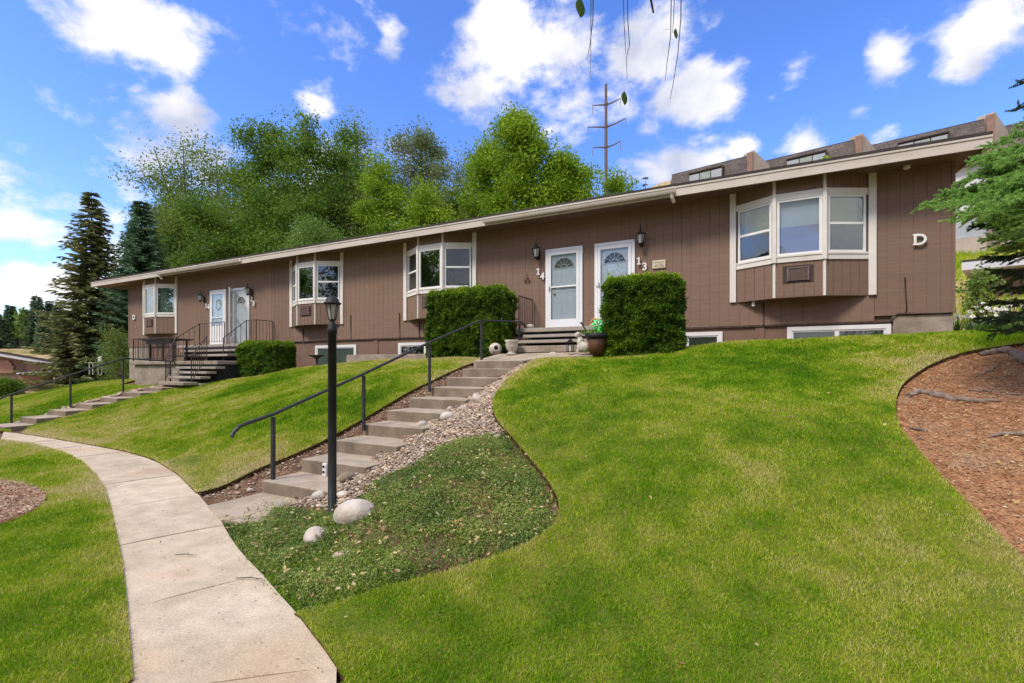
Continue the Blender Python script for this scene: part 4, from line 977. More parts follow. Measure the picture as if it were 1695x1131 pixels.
for i, (a, b) in enumerate(UN):
    t = (b - a) / np.linalg.norm(b - a); n = np.array([-t[1], t[0]]); n = n if n[1] < 0 else -n       # towards the viewer
    out = 1.0; dz = 3.1
    def w3(p, z): return (*W2(p[0], p[1]), z)
    f = MB(); back = -n * 4
    A0, B0 = a + n * out, b + n * out
    ext = t * (-.32 if i == 0 else 0) * 1.0
    f.v = [w3(A0 + ext, T - dz), w3(B0, T - dz), w3(b, T), w3(a, T), w3(A0 + back + ext, T - dz), w3(B0 + back, T - dz), w3(b + back, T), w3(a + back, T)]
    f.f = [(0, 1, 2, 3), (3, 2, 6, 7), (4, 7, 6, 5), (0, 3, 7, 4), (1, 5, 6, 2), (0, 4, 5, 1)]; f.m = [0] * 6
    f.build('mansard_roof', M['mansard'], upper)
    f = MB(); q = [a - t * .05, b + t * .05, b + t * .05 + back * .1, a - t * .05 + back * .1]
    f.prism([W2(*p) for p in q][::-1] if False else [W2(*p) for p in q], T - .05, T + .06); f.build('roof_cap', M['dark_brown'], upper)
    # window band let into the slope
    L_ = np.linalg.norm(b - a); s0, s1 = L_ * .26, L_ * .70
    o_ = out * .5
    f = MB(); p0 = a + t * s0; p1 = a + t * s1
    f.prism([W2(*p) for p in (p0 + n * (o_ + .1), p1 + n * (o_ + .1), p1 - n * .2, p0 - n * .2)], T - .50, T - .42); f.prism([W2(*p) for p in (p1 + n * (o_ + .1), p1 + t * .08 + n * (o_ + .1), p1 + t * .08 - n * .2, p1 - n * .2)], T - 2.3, T - .42); f.build('dormer_hood', M['dark_brown'], upper)
    f = MB(); f.prism([W2(*p) for p in (p0 + n * o_, p1 + n * o_, p1 - n * .2, p0 - n * .2)], T - 2.3, T - .50); dm = f.build('dormer', M['dark_brown'], upper)
    f = MB()
    for c in range(3):
        q0 = p0 + t * ((s1 - s0) * (c + .04) / 3); q1 = p0 + t * ((s1 - s0) * (c + .96) / 3)
        f = MB(); f.prism([W2(*p) for p in (q0 + n * (o_ + .03), q1 + n * (o_ + .03), q1 + n * (o_ - .02), q0 + n * (o_ - .02))], T - 2.2, T - .62); f.build('window', M['grey_blind'] if c == 1 else M['grey_wall'], dm)
    # walls below
    f = MB(); f.prism([W2(*p) for p in (a + n * .5, b + n * .5, b + back, a + back)], T - 6.2, T - dz - .02); f.build('upper_wall', M['white_wall'], upper)
    f = MB(); f.prism([W2(*p) for p in (a + n * .7, b + n * .7, b + back, a + back)], T - 7.9, T - 6.21); f.build('lower_wall', M['grey_wall'], upper)
    f = MB(); f.prism([W2(*p) for p in (a + n * .75, b + n * .75, b + back, a + back)], T - 11, T - 7.92); f.build('foundation', M['stucco'], upper)
    for c in range(2):
        q0 = a + t * L_ * (.15 + .45 * c); q1 = q0 + t * 1.5
        f = MB(); f.prism([W2(*p) for p in (q0 + n * .56, q1 + n * .56, q1 + n * .5, q0 + n * .5)], T - 5.4, T - 3.9); fr = f.build('window', M['vinyl'], upper)
        f = MB(); f.prism([W2(*p) for p in (q0 + t * .08 + n * .58, q1 - t * .08 + n * .58, q1 - t * .08 + n * .565, q0 + t * .08 + n * .565)], T - 5.3, T - 4.0); f.build('pane', M['interior'], fr)
    if i < 3:
        c = UN[i + 1][0]; u = (c - b) / np.linalg.norm(c - b); m_ = np.array([-u[1], u[0]]); m_ = m_ if m_[1] < 0 else -m_
        p0 = b + m_ * .5; p1 = c + m_ * .5 - u * .25
        f = MB(); pts = [p0, p1, p1 - m_ * .9, p0 - m_ * .9]; f.prism([W2(*p) for p in pts], T - 3.3, [T + .30, T - .55, T - .55, T + .30]); f.build('party_wall', M['stucco'], upper)
        f = MB(); f.prism([W2(*p) for p in (b + m_ * .05, c + m_ * .05, c - m_ * 3, b - m_ * 3)], T - 11, T - 3.32); f.build('return_wall', M['stucco'], upper)
        f = MB(); f.prism([W2(*p) for p in (p0 - t * .42 + n * .2, p0 - t * .02 + n * .2, p0 - t * .02 - n * .8, p0 - t * .42 - n * .8)], T - 3.2, T + .1); f.build('party_wall_edge', M['rust_wood'], upper)

# small carport right of the house
cz = 17.0
f = thing('carport', 'low brown shed with white roof edge behind the spruce at right', 'shed', (*W2(17, 17), 3))
g = MB(); a = W2((1592 - CX) / FPX * cz, cz); b = W2((1760 - CX) / FPX * (cz - 1.5), cz - 1.5); c = W2((1760 - CX) / FPX * (cz + 3), cz + 3); d = W2((1612 - CX) / FPX * (cz + 3), cz + 3)
g.prism([a, b, c, d], 5.0, 5.28); g.build('roof', M['white_wall'], f); g = MB(); g.prism([a, b, c, d], 5.282, 5.36); g.build('roof_covering', M['shingle'], f)
a = W2((1647 - CX) / FPX * cz, cz); b = W2((1770 - CX) / FPX * (cz - 1.2), cz - 1.2)
g = MB(); g.prism([a, b, W2((1770 - CX) / FPX * (cz + 3), cz + 3), W2((1655 - CX) / FPX * (cz + 2.6), cz + 2.6)], 2.2, 4.99); g.build('wall', M['siding_base'], f)
g = MB(); g.prism([W2((1643 - CX) / FPX * (cz - .1), cz - .1), W2((1648 - CX) / FPX * (cz - .1), cz - .1), W2((1648 - CX) / FPX * (cz + .1), cz + .1), W2((1643 - CX) / FPX * (cz + .1), cz + .1)], 2.2, 4.98); g.build('post', M['iron'], f)

# bungalow far left
bz = 45.
bl = thing('bungalow', 'low brown and brick building with white roof edge beyond the lawn at far left', 'building', (*W2(-46, 45), -.5))
M['brick'] = mat('reddish_brick', (.34, .16, .11), (.48, .29, .21), 14, .95, .4, 30, lo=.4, hi=.6)
def bp(px, Z=bz): return W2((px - CX) / FPX * Z, Z)
def zat(py, Z=bz): return EYE + (HY - py) / FPX * Z
g = MB(); g.prism([bp(-160), bp(88), bp(88, 55), bp(-160, 55)], -1.2, [zat(562), zat(600), zat(600), zat(562)]); g.build('wall', M['siding_base'], bl)
for (x0, x1, y0, y1) in ((-20, 24, 597, 618), (42, 72, 597, 616), (30, 84, 622, 634)):
    g = MB(); n_b = 7; hh = (y1 - y0) / n_b
    for r in range(n_b):
        yy = y0 + r * hh; wv = 1.0 if y0 > 610 else math.sqrt(max(.15, 1 - ((n_b - r - 1.5) / n_b) ** 2)); xm = (x0 + x1) / 2; hw = (x1 - x0) / 2 * wv
        nb = int(hw / 2.2)
        for k in range(-nb, nb):
            xa = xm + (k + (.5 if r % 2 else 0)) * 2.2; g.prism([bp(xa, 44.85), bp(xa + 2.05, 44.85), bp(xa + 2.05, 44.99), bp(xa, 44.99)], zat(yy + hh * .92, 44.9), zat(yy, 44.9))
    g.build('brick_patch', M['brick'], bl, kind='stuff')
g = MB(); za = [zat(555, 44), zat(603, 44), zat(603, 44), zat(555, 44)]
g.prism([bp(-170, 44), bp(112, 44), bp(112, 56), bp(-170, 56)], [z - .32 for z in za], [z - .06 for z in za]); g.build('fascia_board', M['white_wall'], bl)
g = MB(); g.prism([bp(-171, 43.95), bp(113, 43.95), bp(113, 56.1), bp(-171, 56.1)], [z - .059 for z in za], [z + .14 for z in za]); g.build('roof', M['shingle'], bl)
g = MB(); g.prism([bp(28, 41), bp(112, 41), bp(112, 44.9), bp(28, 44.9)], zat(621, 41), [zat(618, 41), zat(613, 41), zat(613, 41), zat(618, 41)]); g.build('porch_roof', M['shingle'], bl)
g = MB(); g.prism([bp(27, 40.95), bp(113, 40.95), bp(113, 41.0), bp(27, 41.0)], [zat(619.5, 41), zat(615, 41), zat(615, 41), zat(619.5, 41)], [zat(617.4, 41), zat(612.6, 41), zat(612.6, 41), zat(617.4, 41)]); g.build('porch_fascia', M['white_wall'], bl)
for p in (84, 108):
    g = MB(); g.prism([bp(p, 43.5), bp(p + 1.6, 43.5), bp(p + 1.6, 43.6), bp(p, 43.6)], zat(618, 43.5), zat(603 - (2 if p > 90 else 0), 43.5)); g.build('post', M['white_wall'], bl)
g = MB(); g.tube([(*bp(84.8, 43.5), zat(603, 43.5)), (*bp(109, 43.5), zat(600.5, 43.5))], .05, 6); g.build('rail', M['white_wall'], bl)
for p in (92, 99): g = MB(); g.prism([bp(p, 44.9), bp(p + 5, 44.9), bp(p + 5, 45.2), bp(p, 45.2)], zat(617, 45), zat(605, 45)); g.build('window', M['interior'], bl)

# steel transmission pole
pz = 110.; px0 = bp(1003, pz)
tp_ = thing('power_pole', 'tall rust grey transmission pole with three pairs of arms above the trees', 'pole', (*px0, 20)); M['rustpole'] = mat('weathering_steel', (.10, .075, .075), (.14, .10, .09), 3, .8)
g = MB(); g.tube([(*px0, 15), (*px0, EYE + (HY - 140) / FPX * pz)], [.5, .30], 8); g.build('mast', M['rustpole'], tp_)
for (yc, lx, ly, rx, ry) in ((173, 981, 175, 1027, 163), (210, 973, 211, 1036, 196), (243.5, 981, 244.5, 1027, 234)):
    for (ex, ey) in ((lx, ly), (rx, ry)):
        mid = ((1003 + ex) / 2, (yc + ey) / 2 + (1.5 if ex > 1003 else 0)); g = MB(); g.tube([(*bp(1003, pz), zat(yc + 1, pz)), (*bp(mid[0], pz), zat(mid[1], pz)), (*bp(ex, pz), zat(ey, pz))], [.22, .17, .10], 6); ar = g.build('cross_arm', M['rustpole'], tp_)
        g = MB(); g.tube([(*bp(ex, pz), zat(ey, pz)), (*bp(ex, pz), zat(ey + 14, pz))], .07, 5); g.build('insulator', M['grille'], ar)
    g = MB(); g.blob((*px0, zat(yc, pz)), .55, 1, 1, 0); g.build('arm_collar', M['rustpole'], tp_)

# ================================================================== vegetation
def leaf_mat(name, c0, c1, tr=.35, rough=.6, spec=.3):
    m = mat(name, c0, c1, attr='tint', rough=rough, trans=tr, spec=spec); return m
LM = {'mid': leaf_mat('leaf_mid', (.055, .13, .012), (.19, .31, .03), .45), 'lime': leaf_mat('leaf_lime', (.10, .23, .010), (.34, .48, .025), .45),
      'grey': leaf_mat('leaf_grey', (.10, .15, .05), (.28, .34, .13), .4), 'olive': leaf_mat('leaf_olive', (.075, .14, .02), (.24, .32, .06), .45),
      'light': leaf_mat('leaf_light', (.09, .19, .03), (.27, .40, .08), .4), 'spruce': leaf_mat('spruce_needles', (.022, .050, .018), (.085, .14, .045), .15),
      'rusty': leaf_mat('spruce_needles_brownish', (.075, .115, .036), (.24, .25, .085), .2), 'blue': leaf_mat('spruce_needles_blue', (.05, .12, .065), (.17, .28, .14), .2), 'far': leaf_mat('far_conifer', (.05, .10, .045), (.15, .22, .10), .2),
      'bright': leaf_mat('new_spruce_needles', (.035, .12, .035), (.32, .54, .12), .3), 'cover': leaf_mat('ground_cover_leaf', (.065, .15, .030), (.42, .48, .12), .35),
      'birch': leaf_mat('birch_leaf', (.07, .13, .02), (.13, .20, .04), .5)}
def quads(C_, U, V_):
    """diamond leaves: centre, half-axis along, half-axis across"""
    n = len(C_); P_ = np.empty((n, 4, 3)); P_[:, 0] = C_ - U; P_[:, 1] = C_ + V_ - U * .1; P_[:, 2] = C_ + U; P_[:, 3] = C_ - V_ - U * .1
    return P_.reshape(-1, 3), np.arange(n * 4).reshape(n, 4)
def rdir(n, r=rng):
    v = r.normal(0, 1, (n, 3)); return v / np.linalg.norm(v, axis=1, keepdims=True)
def leaves_mesh(name, C_, size, m, tint, aspect=.55, r=rng, flat=0.):
    n = len(C_); u = rdir(n, r); w_ = rdir(n, r)
    if flat: u[:, 2] *= (1 - flat); w_[:, 2] *= (1 - flat)
    w_ = np.cross(u, np.cross(w_, u)); w_ /= np.linalg.norm(w_, axis=1, keepdims=True) + 1e-9; u /= np.linalg.norm(u, axis=1, keepdims=True) + 1e-9
    s = size * r.uniform(.6, 1.4, (n, 1)); V, F_ = quads(C_, u * s, w_ * s * aspect)
    return np_mesh(name, V, F_, m, attr=np.repeat(np.clip(tint, 0, 1), 4))
def decid(label, px, top, hw, Z, lm, seed, n_leaf=9000, leaf=.17, clump=.62, low=.12, group='leafy trees behind the long building', multi=1, nl=15, cat='tree', base=None, fill=.15, name='deciduous_tree', shape=.55):
    if Z > 27 and seed < 60 and base is None: n_leaf = int(n_leaf * 2.4); leaf *= .62; clump *= 1.12; fill = .12; nl = int(nl * 1.3)
    r = np.random.default_rng(seed); x, y = bp(px, Z) if base is None else base; zb = h1(x, y) - .1; zt_ = EYE + (HY - top) / FPX * Z; h = zt_ - zb; Rr = hw * Z / FPX
    t = thing(name, label, cat, (x, y, zb), group); tips = []; wood = MB()
    kk = 5 if Z > 15 else 7
    for mI in range(multi):
        lean = np.array([r.normal(0, .05), r.normal(0, .05)]) * h if multi == 1 else np.array([math.cos(mI * 2.4 + seed), math.sin(mI * 2.4 + seed)]) * Rr * .45
        tr = []; ph = r.uniform(0, 6, 2)
        for s in np.linspace(0, 1, 9): tr.append(np.array([x + lean[0] * s ** 1.1 + .03 * h * math.sin(s * 4 + ph[0]) * s, y + lean[1] * s ** 1.1 + .03 * h * math.sin(s * 5 + ph[1]) * s, zb + h * .93 * s]))
        r0 = .022 * h / multi ** .5
        wood.tube(tr, [r0 * (1 - s * .88) for s in np.linspace(0, 1, 9)], kk + 1)
        nlm = max(5, nl // multi)
        for k in range(nlm):
            s = low + (.96 - low) * (k + r.uniform(0, 1)) / nlm; i = min(int(s * 8), 7); p = tr[i] + (tr[i + 1] - tr[i]) * (s * 8 - i)
            env = max(.18, math.sin(math.pi * min(1, (s * .86 + .12))) ** shape) * Rr * (1 if multi == 1 else .75)
            a = k * 2.4 + r.uniform(-.5, .5); up = r.uniform(.35, .85); Lb = env * r.uniform(.75, 1.12); d = np.array([math.cos(a), math.sin(a), up]); 
            pts = [p]; 
            for q in (.35, .7, 1.): pts.append(p + d * Lb * q * np.array([1, 1, 1 - .3 * q]) + r.normal(0, .05 * Lb, 3) * q)
            rb = r0 * (1 - s) * .5 + .02; wood.tube(pts, [rb, rb * .7, rb * .45, .012], kk - 1, cap=False); tips.append(pts[-1]); tips.append(pts[2] + r.normal(0, .3, 3))
            for j in range(6):
                q = r.uniform(.25, 1); b0 = pts[0] + (pts[-1] - pts[0]) * q; dd = rdir(1, r)[0]; dd[2] = abs(dd[2]) * .7 + .1; e = b0 + dd * Lb * r.uniform(.25, .5) * 1.0
                wood.tube([b0, (b0 + e) / 2 + r.normal(0, .05, 3), e], [rb * .35, rb * .2, .008], 3, cap=False); tips.append(e)
        tips.append(tr[-1]); tips.append(tr[-1] + np.array([0, 0, .03 * h])); tips.append(tr[-2])
    wood.build('trunk', M['bark'], t, smooth=True)
    tips = np.array(tips); n = n_leaf; w_ = r.dirichlet(np.ones(len(tips)) * 2.5); ci = r.choice(len(tips), n, p=w_); g = r.normal(0, 1, (n, 3)); g *= np.minimum(1, 1.7 / (np.linalg.norm(g, axis=1, keepdims=True) + 1e-6)) * r.uniform(.5, 1, (n, 1)) ** .3; g = g * np.array([1, 1, .75]) * clump * (.6 + .8 * r.uniform(0, 1, (len(tips), 1)))[ci]
    C_ = tips[ci] + g; k = r.uniform(0, 1, n) < fill; kn = int(k.sum())
    if kn: C_[k] = tips[ci[k]] * .65 + tips[r.choice(len(tips), kn)] * .35 + r.normal(0, clump, (kn, 3))
    C_[:, 2] = np.maximum(C_[:, 2], zb + .12 * h)
    cl = r.uniform(0, 1, len(tips))[ci]; tint = .12 + .62 * cl + r.normal(0, .18, n) + .1
    link('crown', leaves_mesh('crown', C_, leaf, LM[lm], tint, r=r), t); return t
def conifer(label, px, top, hw, Z, lm, seed, group=None, base=None, lev=34, per=8, spray=.30, lowf=.05, gap=0., dens=1., name='spruce_tree', drp=.35):
    r = np.random.default_rng(seed); x, y = bp(px, Z) if base is None else base; zb = h1(x, y) - .1; zt_ = EYE + (HY - top) / FPX * Z; h = zt_ - zb; Rr = hw * Z / FPX
    t = thing(name, label, 'tree', (x, y, zb), group); wood = MB(); wood.tube([(x, y, zb), (x, y, zb + h * .5), (x, y, zt_)], [.014 * h + .05, .008 * h + .03, .01], 6); Cc, Uu, Vv, tn = [], [], [], []
    for l in range(lev):
        s = lowf + (1 - lowf) * (l / lev) ** 1.02; z = zb + h * s
        for b in range(per if s < .85 else max(4, per - 3)):
            if r.uniform() < gap: continue
            a = b * 6.283 / per + l * 1.1 + r.uniform(-.3, .3); L_ = (Rr * (1 - s) ** .75 * r.uniform(.62, 1.15) + .12); bt = r.uniform(.2, 1)
            m = max(3, int(L_ / (spray * .55) * dens)); q = (np.arange(m) + .6) / m
            d = np.array([math.cos(a), math.sin(a)]); pz_ = z - drp * L_ * q + .28 * L_ * q ** 2.2
            pts = np.stack([x + d[0] * L_ * q, y + d[1] * L_ * q, pz_], 1)
            if l % 2 == 0: wood.tube([(x, y, z), tuple(pts[m // 2]), tuple(pts[-1])], [.02 + .004 * h * (1 - s), .015, .006], 3, cap=False)
            for side in (-1, 1, 0, -.5, .5):
                ww = spray * (1.15 - .55 * q) * r.uniform(.7, 1.2, m); dr = np.stack([np.full(m, d[0] * .8 - d[1] * side), np.full(m, d[1] * .8 + d[0] * side), np.full(m, -.25) + r.normal(0, .18, m)], 1); dr /= np.linalg.norm(dr, axis=1, keepdims=True)
                Cc.append(pts + dr * ww[:, None] * .6 + r.normal(0, .04, (m, 3))); Uu.append(dr * ww[:, None] * .8); nv = rdir(m, r); nv = np.cross(dr, nv); nv /= np.linalg.norm(nv, axis=1, keepdims=True) + 1e-9; Vv.append(nv * ww[:, None] * .20); tn.append(np.full(m, .15) + .45 * q + .25 * bt + r.normal(0, .12, m))
    wood.build('trunk', M['darkbark'], t, smooth=True)
    V, F_ = quads(np.concatenate(Cc), np.concatenate(Uu), np.concatenate(Vv)); link('crown', np_mesh('crown', V, F_, LM[lm], attr=np.repeat(np.clip(np.concatenate(tn), 0, 1), 4)), t); return t

decid('airy leafy tree at the left end of the row, leaning over the spruces', 310, 232, 92, 44, 'olive', 31, 15000, .16, .9, .15, multi=4, nl=28)
decid('broad leafy tree with the tallest crown left of centre', 440, 176, 84, 40, 'mid', 32, 19000, .17, .72, .15, multi=2, nl=26)
decid('tall leafy tree right beside the broadest crown', 545, 170, 66, 38, 'mid', 33, 17000, .16, .68, .15, multi=2, nl=24)
decid('thin see through tree top behind the bright green tree', 610, 178, 44, 46, 'grey', 34, 6500, .15, .7, .2, nl=18)
decid('bright green layered tree in front of the thin grey tree', 637, 245, 46, 33, 'lime', 35, 12000, .14, .5, .15)
decid('grey green round topped tree standing right of the centre gap', 707, 192, 60, 41, 'grey', 36, 15000, .15, .62, .18, nl=22)
decid('low bright green tree in front of the grey green tree', 700, 305, 46, 31, 'lime', 37, 8500, .13, .5, .1)
decid('wispy dull tree between the grey green and the lime trees', 765, 245, 42, 44, 'grey', 38, 6000, .16, .85, .15)
decid('lime green tree at the left side of the lime group', 812, 222, 44, 34, 'lime', 39, 15000, .15, .55, .05)
decid('tallest lime green tree with a pointed thin top', 880, 180, 56, 32, 'lime', 40, 24000, .145, .55, .05, nl=22, shape=.8)
decid('lime green tree just left of the steel pole', 955, 242, 50, 31, 'lime', 41, 18000, .145, .5, .05, nl=20, shape=.8)
decid('small lime green tree at the foot of the steel pole', 1012, 284, 30, 33, 'lime', 42, 8000, .13, .42, .05, nl=12, shape=.8)
decid('low pale green rounded tree just above the roof', 515, 362, 62, 29, 'light', 43, 15000, .10, .5, .1, name='deciduous_tree')
decid('leaning many stemmed tree low behind the roof at left', 365, 325, 74, 35, 'mid', 44, 15000, .14, .62, .12, multi=3, nl=20)
decid('mid green tree low behind the roof between the tall ones', 462, 300, 66, 34, 'mid', 45, 13000, .15, .7, .12, multi=2)
decid('dark leafy tree low behind the roof right of centre', 590, 300, 52, 37, 'olive', 46, 11000, .15, .7, .12)
decid('shaded tree low behind the roof under the grey green crown', 760, 318, 50, 36, 'olive', 47, 9000, .15, .7, .1)
decid('olive leafy tree filling behind the roof, left of the pale rounded tree', 410, 268, 62, 41, 'olive', 57, 13000, .15, .75, .12, multi=2)
decid('mid green tree filling the gap between the tallest crown and the grey green tree', 585, 240, 56, 43, 'mid', 58, 13000, .15, .75, .12)
decid('dull leafy tree behind the roof left of the leaning stems', 262, 290, 52, 45, 'olive', 59, 10000, .15, .8, .12)
decid('small leafy tree between the two spruces and the roof', 285, 340, 48, 42, 'light', 48, 10000, .15, .7, .1)
decid('lime shrub top showing over the roof before the townhouses', 1362, 250, 26, 22, 'lime', 49, 2600, .10, .22, .2, group=None, nl=10)
decid('small lime shrub top over the roof, right of its bigger neighbour', 1398, 256, 12, 22, 'lime', 50, 900, .09, .14, .2, group=None, nl=7)
conifer('tall dark spruce with thin brownish boughs at left', 152, 314, 84, 37, 'rusty', 51, lev=44, per=9, spray=.42, gap=.12, lowf=.07)
conifer('dense blue green spruce right of the tall brownish one', 234, 330, 84, 38, 'blue', 52, lev=50, per=11, spray=.38, lowf=.05, drp=.28)
conifer('low young spruce at the foot of the tall brownish spruce', 122, 514, 38, 36, 'rusty', 53, lev=20, per=9, spray=.55, lowf=.05, gap=.2)
decid('thin dull shrub at the left corner of the long building', 196, 540, 20, 31, 'olive', 54, 2500, .08, .35, .1, group=None, cat='shrub', name='shrub')
conifer('dark conifer filling behind the corner of the long building', 205, 440, 44, 41, 'spruce', 55, lev=30, per=8, spray=.42)
decid('dark rounded bush at the left edge beside the bungalow', 8, 632, 22, 30, 'mid', 56, 4500, .08, .24, .05, group=None, cat='bush', name='bush', nl=9)
FL = ['leftmost far conifer, cut by the left edge of the picture', 'far conifer just left of the pale birch', 'far conifer touching the right side of the pale birch', 'tallest and broadest conifer in the far row at left', 'far conifer right of the tallest one in the row', 'far conifer between the row and the tall brownish spruce', 'far conifer half hidden by the left boughs of the tall spruce', 'shorter conifer before the gap right of the tallest far one', 'second far conifer from the left edge', 'far conifer out beyond the left edge of the picture', 'far conifer seen through the boughs between the two spruces', 'far conifer directly behind the bright young spruce']
for i, (px, top, hw, Z) in enumerate(((-8, 516, 20, 120), (17, 504, 17, 118), (43, 512, 14, 124), (61, 488, 19, 118), (83, 500, 17, 120), (97, 503, 15, 116), (112, 512, 15, 125), (73, 518, 14, 110), (4, 526, 16, 112), (-30, 515, 14, 120), (170, 505, 16, 120), (130, 500, 16, 118))):
    conifer(FL[i], px, top, hw, Z, 'far', 70 + i, group='conifers on the far slope', lev=26, per=9, spray=.8, lowf=.03, name='conifer')
decid('pale thin birch standing among the far conifers at left', 33, 508, 5, 114, 'light', 90, 500, .30, .5, .2, group=None, nl=10)
for i, (px, top, hw, lab) in enumerate(((1045, 294, 5, 'left of two small pointed firs on the skyline beside the pole'), (1068, 284, 6, 'right and taller of two small pointed firs on the skyline'), (1086, 309, 3, 'tiny fir tip just left of the townhouse roof'))):
    conifer(lab, px, top, hw, 75, 'far', 95 + i, lev=16, per=7, spray=.35, lowf=.03, name='fir_tree')
decid('young open shrub on the dry slope right of the long building', 1622, 448, 24, 13.6, 'light', 97, 700, .06, .14, .3, group=None, cat='shrub', name='shrub', nl=9)

# clipped hedges -------------------------------------------------------
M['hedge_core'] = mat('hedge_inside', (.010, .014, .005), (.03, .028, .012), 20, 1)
def hedge(label, x0, x1, y0, y1, z0, z1a, z1b, seed, n, tips=.5, rusty=.12, size=.030):
    r = np.random.default_rng(seed); t = thing('clipped_hedge', label, 'hedge', ((x0 + x1) / 2, (y0 + y1) / 2, z0), 'clipped yew hedges'); 
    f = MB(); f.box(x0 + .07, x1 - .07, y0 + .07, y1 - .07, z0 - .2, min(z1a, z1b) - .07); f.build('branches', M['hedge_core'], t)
    P_ = []; Nn = []; 
    faces = [(n, 'f'), (int(n * .35), 'r'), (int(n * .2), 'l'), (int(n * .5), 't')]
    for k, w_ in faces:
        a = r.uniform(0, 1, k); b = r.uniform(0, 1, k)
        zt_ = z1a + (z1b - z1a) * a
        if w_ == 'f': p = np.stack([x0 + (x1 - x0) * a, np.full(k, y0), z0 + (zt_ - z0) * b], 1); nn = (0, -1, 0)
        elif w_ == 'r': p = np.stack([np.full(k, x1), y0 + (y1 - y0) * a, z0 + (z1b - z0) * b], 1); nn = (1, 0, 0)
        elif w_ == 'l': p = np.stack([np.full(k, x0), y0 + (y1 - y0) * a, z0 + (z1a - z0) * b], 1); nn = (-1, 0, 0)
        else: p = np.stack([x0 + (x1 - x0) * a, y0 + (y1 - y0) * b, zt_], 1); nn = (0, 0, 1)
        P_.append(p); Nn.append(np.tile(nn, (k, 1)))
    P_ = np.concatenate(P_); Nn = np.concatenate(Nn).astype(float); k = len(P_)
    # rounded shoulders
    c = np.array([(x0 + x1) / 2, (y0 + y1) / 2, (z0 + max(z1a, z1b)) / 2]); hd = np.array([(x1 - x0) / 2, (y1 - y0) / 2, (max(z1a, z1b) - z0) / 2]); q = np.abs((P_ - c)) - (hd - .2); q[:, 2] = np.where(P_[:, 2] < c[2], 0, q[:, 2]); ex = np.maximum(q, 0); ln = np.linalg.norm(ex, axis=1, keepdims=True); P_ = P_ - np.sign(P_ - c) * ex * np.clip((ln - .2), 0, 1) / np.maximum(ln, 1e-6)
    lump = vnoise(P_[:, 0] * 9 + P_[:, 1] * 5, P_[:, 2] * 11 + P_[:, 1] * 3, 1.0, seed) ; lump2 = vnoise(P_[:, 0] * 3 + 5, P_[:, 2] * 3 + P_[:, 1] * 3, 1.0, seed + 1)
    depth = (lump - .5) * .12 + (lump2 - .5) * .09 + r.normal(0, .022, k) + (r.uniform(0, 1, k) < .015) * r.uniform(.03, .09, k); P_ = P_ + Nn * depth[:, None]
    # sprays: small twigs of needles pointing out
    C_, U_, V_, T_ = [], [], [], []
    topn = np.clip((P_[:, 2] - (max(z1a, z1b) - .22)) / .22, 0, 1)
    tint0 = .12 + .35 * lump + .5 * topn * tips + r.normal(0, .08, k) + (lump2 - .5) * .3
    for j in range(3):
        d = Nn * .7 + rdir(k, r) * .9 + np.array([0, 0, .25]); d /= np.linalg.norm(d, axis=1, keepdims=True); s = size * r.uniform(.7, 1.4, (k, 1)); v = np.cross(d, rdir(k, r)); v /= np.linalg.norm(v, axis=1, keepdims=True) + 1e-9
        C_.append(P_ + d * s * .6); U_.append(d * s); V_.append(v * s * .28); T_.append(tint0 + r.normal(0, .1, k))
    V, F_ = quads(np.concatenate(C_), np.concatenate(U_), np.concatenate(V_)); me = np_mesh('foliage', V, F_, HM, attr=np.repeat(np.clip(np.concatenate(T_), 0, 1), 4)); link('foliage', me, t); return t
def hedge_mat():
    m = leaf_mat('hedge_leaf', (.03, .075, .010), (.50, .66, .035), .35); cr = [n for n in m.node_tree.nodes if n.type == 'VALTORGB'][0]; e = cr.color_ramp.elements
    x = e.new(.38); x.color = (.09, .185, .012, 1); x = e.new(.66); x.color = (.20, .32, .015, 1)
    # patches of brownish old growth
    N = m.node_tree.nodes; L = m.node_tree.links; g = N.new('ShaderNodeNewGeometry'); nz = N.new('ShaderNodeTexNoise'); nz.inputs['Scale'].default_value = 7; nz.inputs['Detail'].default_value = 6; L.new(g.outputs['Position'], nz.inputs['Vector']); mr = N.new('ShaderNodeMapRange'); mr.inputs[1].default_value = .60; mr.inputs[2].default_value = .72; mr.inputs[4].default_value = .7; L.new(nz.outputs[0], mr.inputs[0]); mx = N.new('ShaderNodeMix'); mx.data_type = 'RGBA'; L.new(mr.outputs[0], mx.inputs[0]); L.new(cr.outputs[0], mx.inputs[6]); mx.inputs[7].default_value = (.14, .09, .02, 1); L.new(mx.outputs[2], N['Principled BSDF'].inputs['Base Color']); return m
HM = hedge_mat()
hedge('square clipped hedge standing before door 13', -2.66, -1.22, 9.25, 10.0, h1(-1.9, 9.4) - .05, 3.31, 3.25, 101, 12000, .9)
hedge('tall clipped hedge under the bay window left of the near stairs', -7.72, -5.45, 10.1, 10.95, h1(-6.5, 10.2) - .05, 3.47, 3.49, 102, 15000, .6, size=.034)
hedge('low clipped hedge right of the far landing', -15.55, -13.45, 10.0, 10.75, h1(-14.5, 10.1) - .1, 2.30, 2.27, 103, 9000, .5, size=.036)

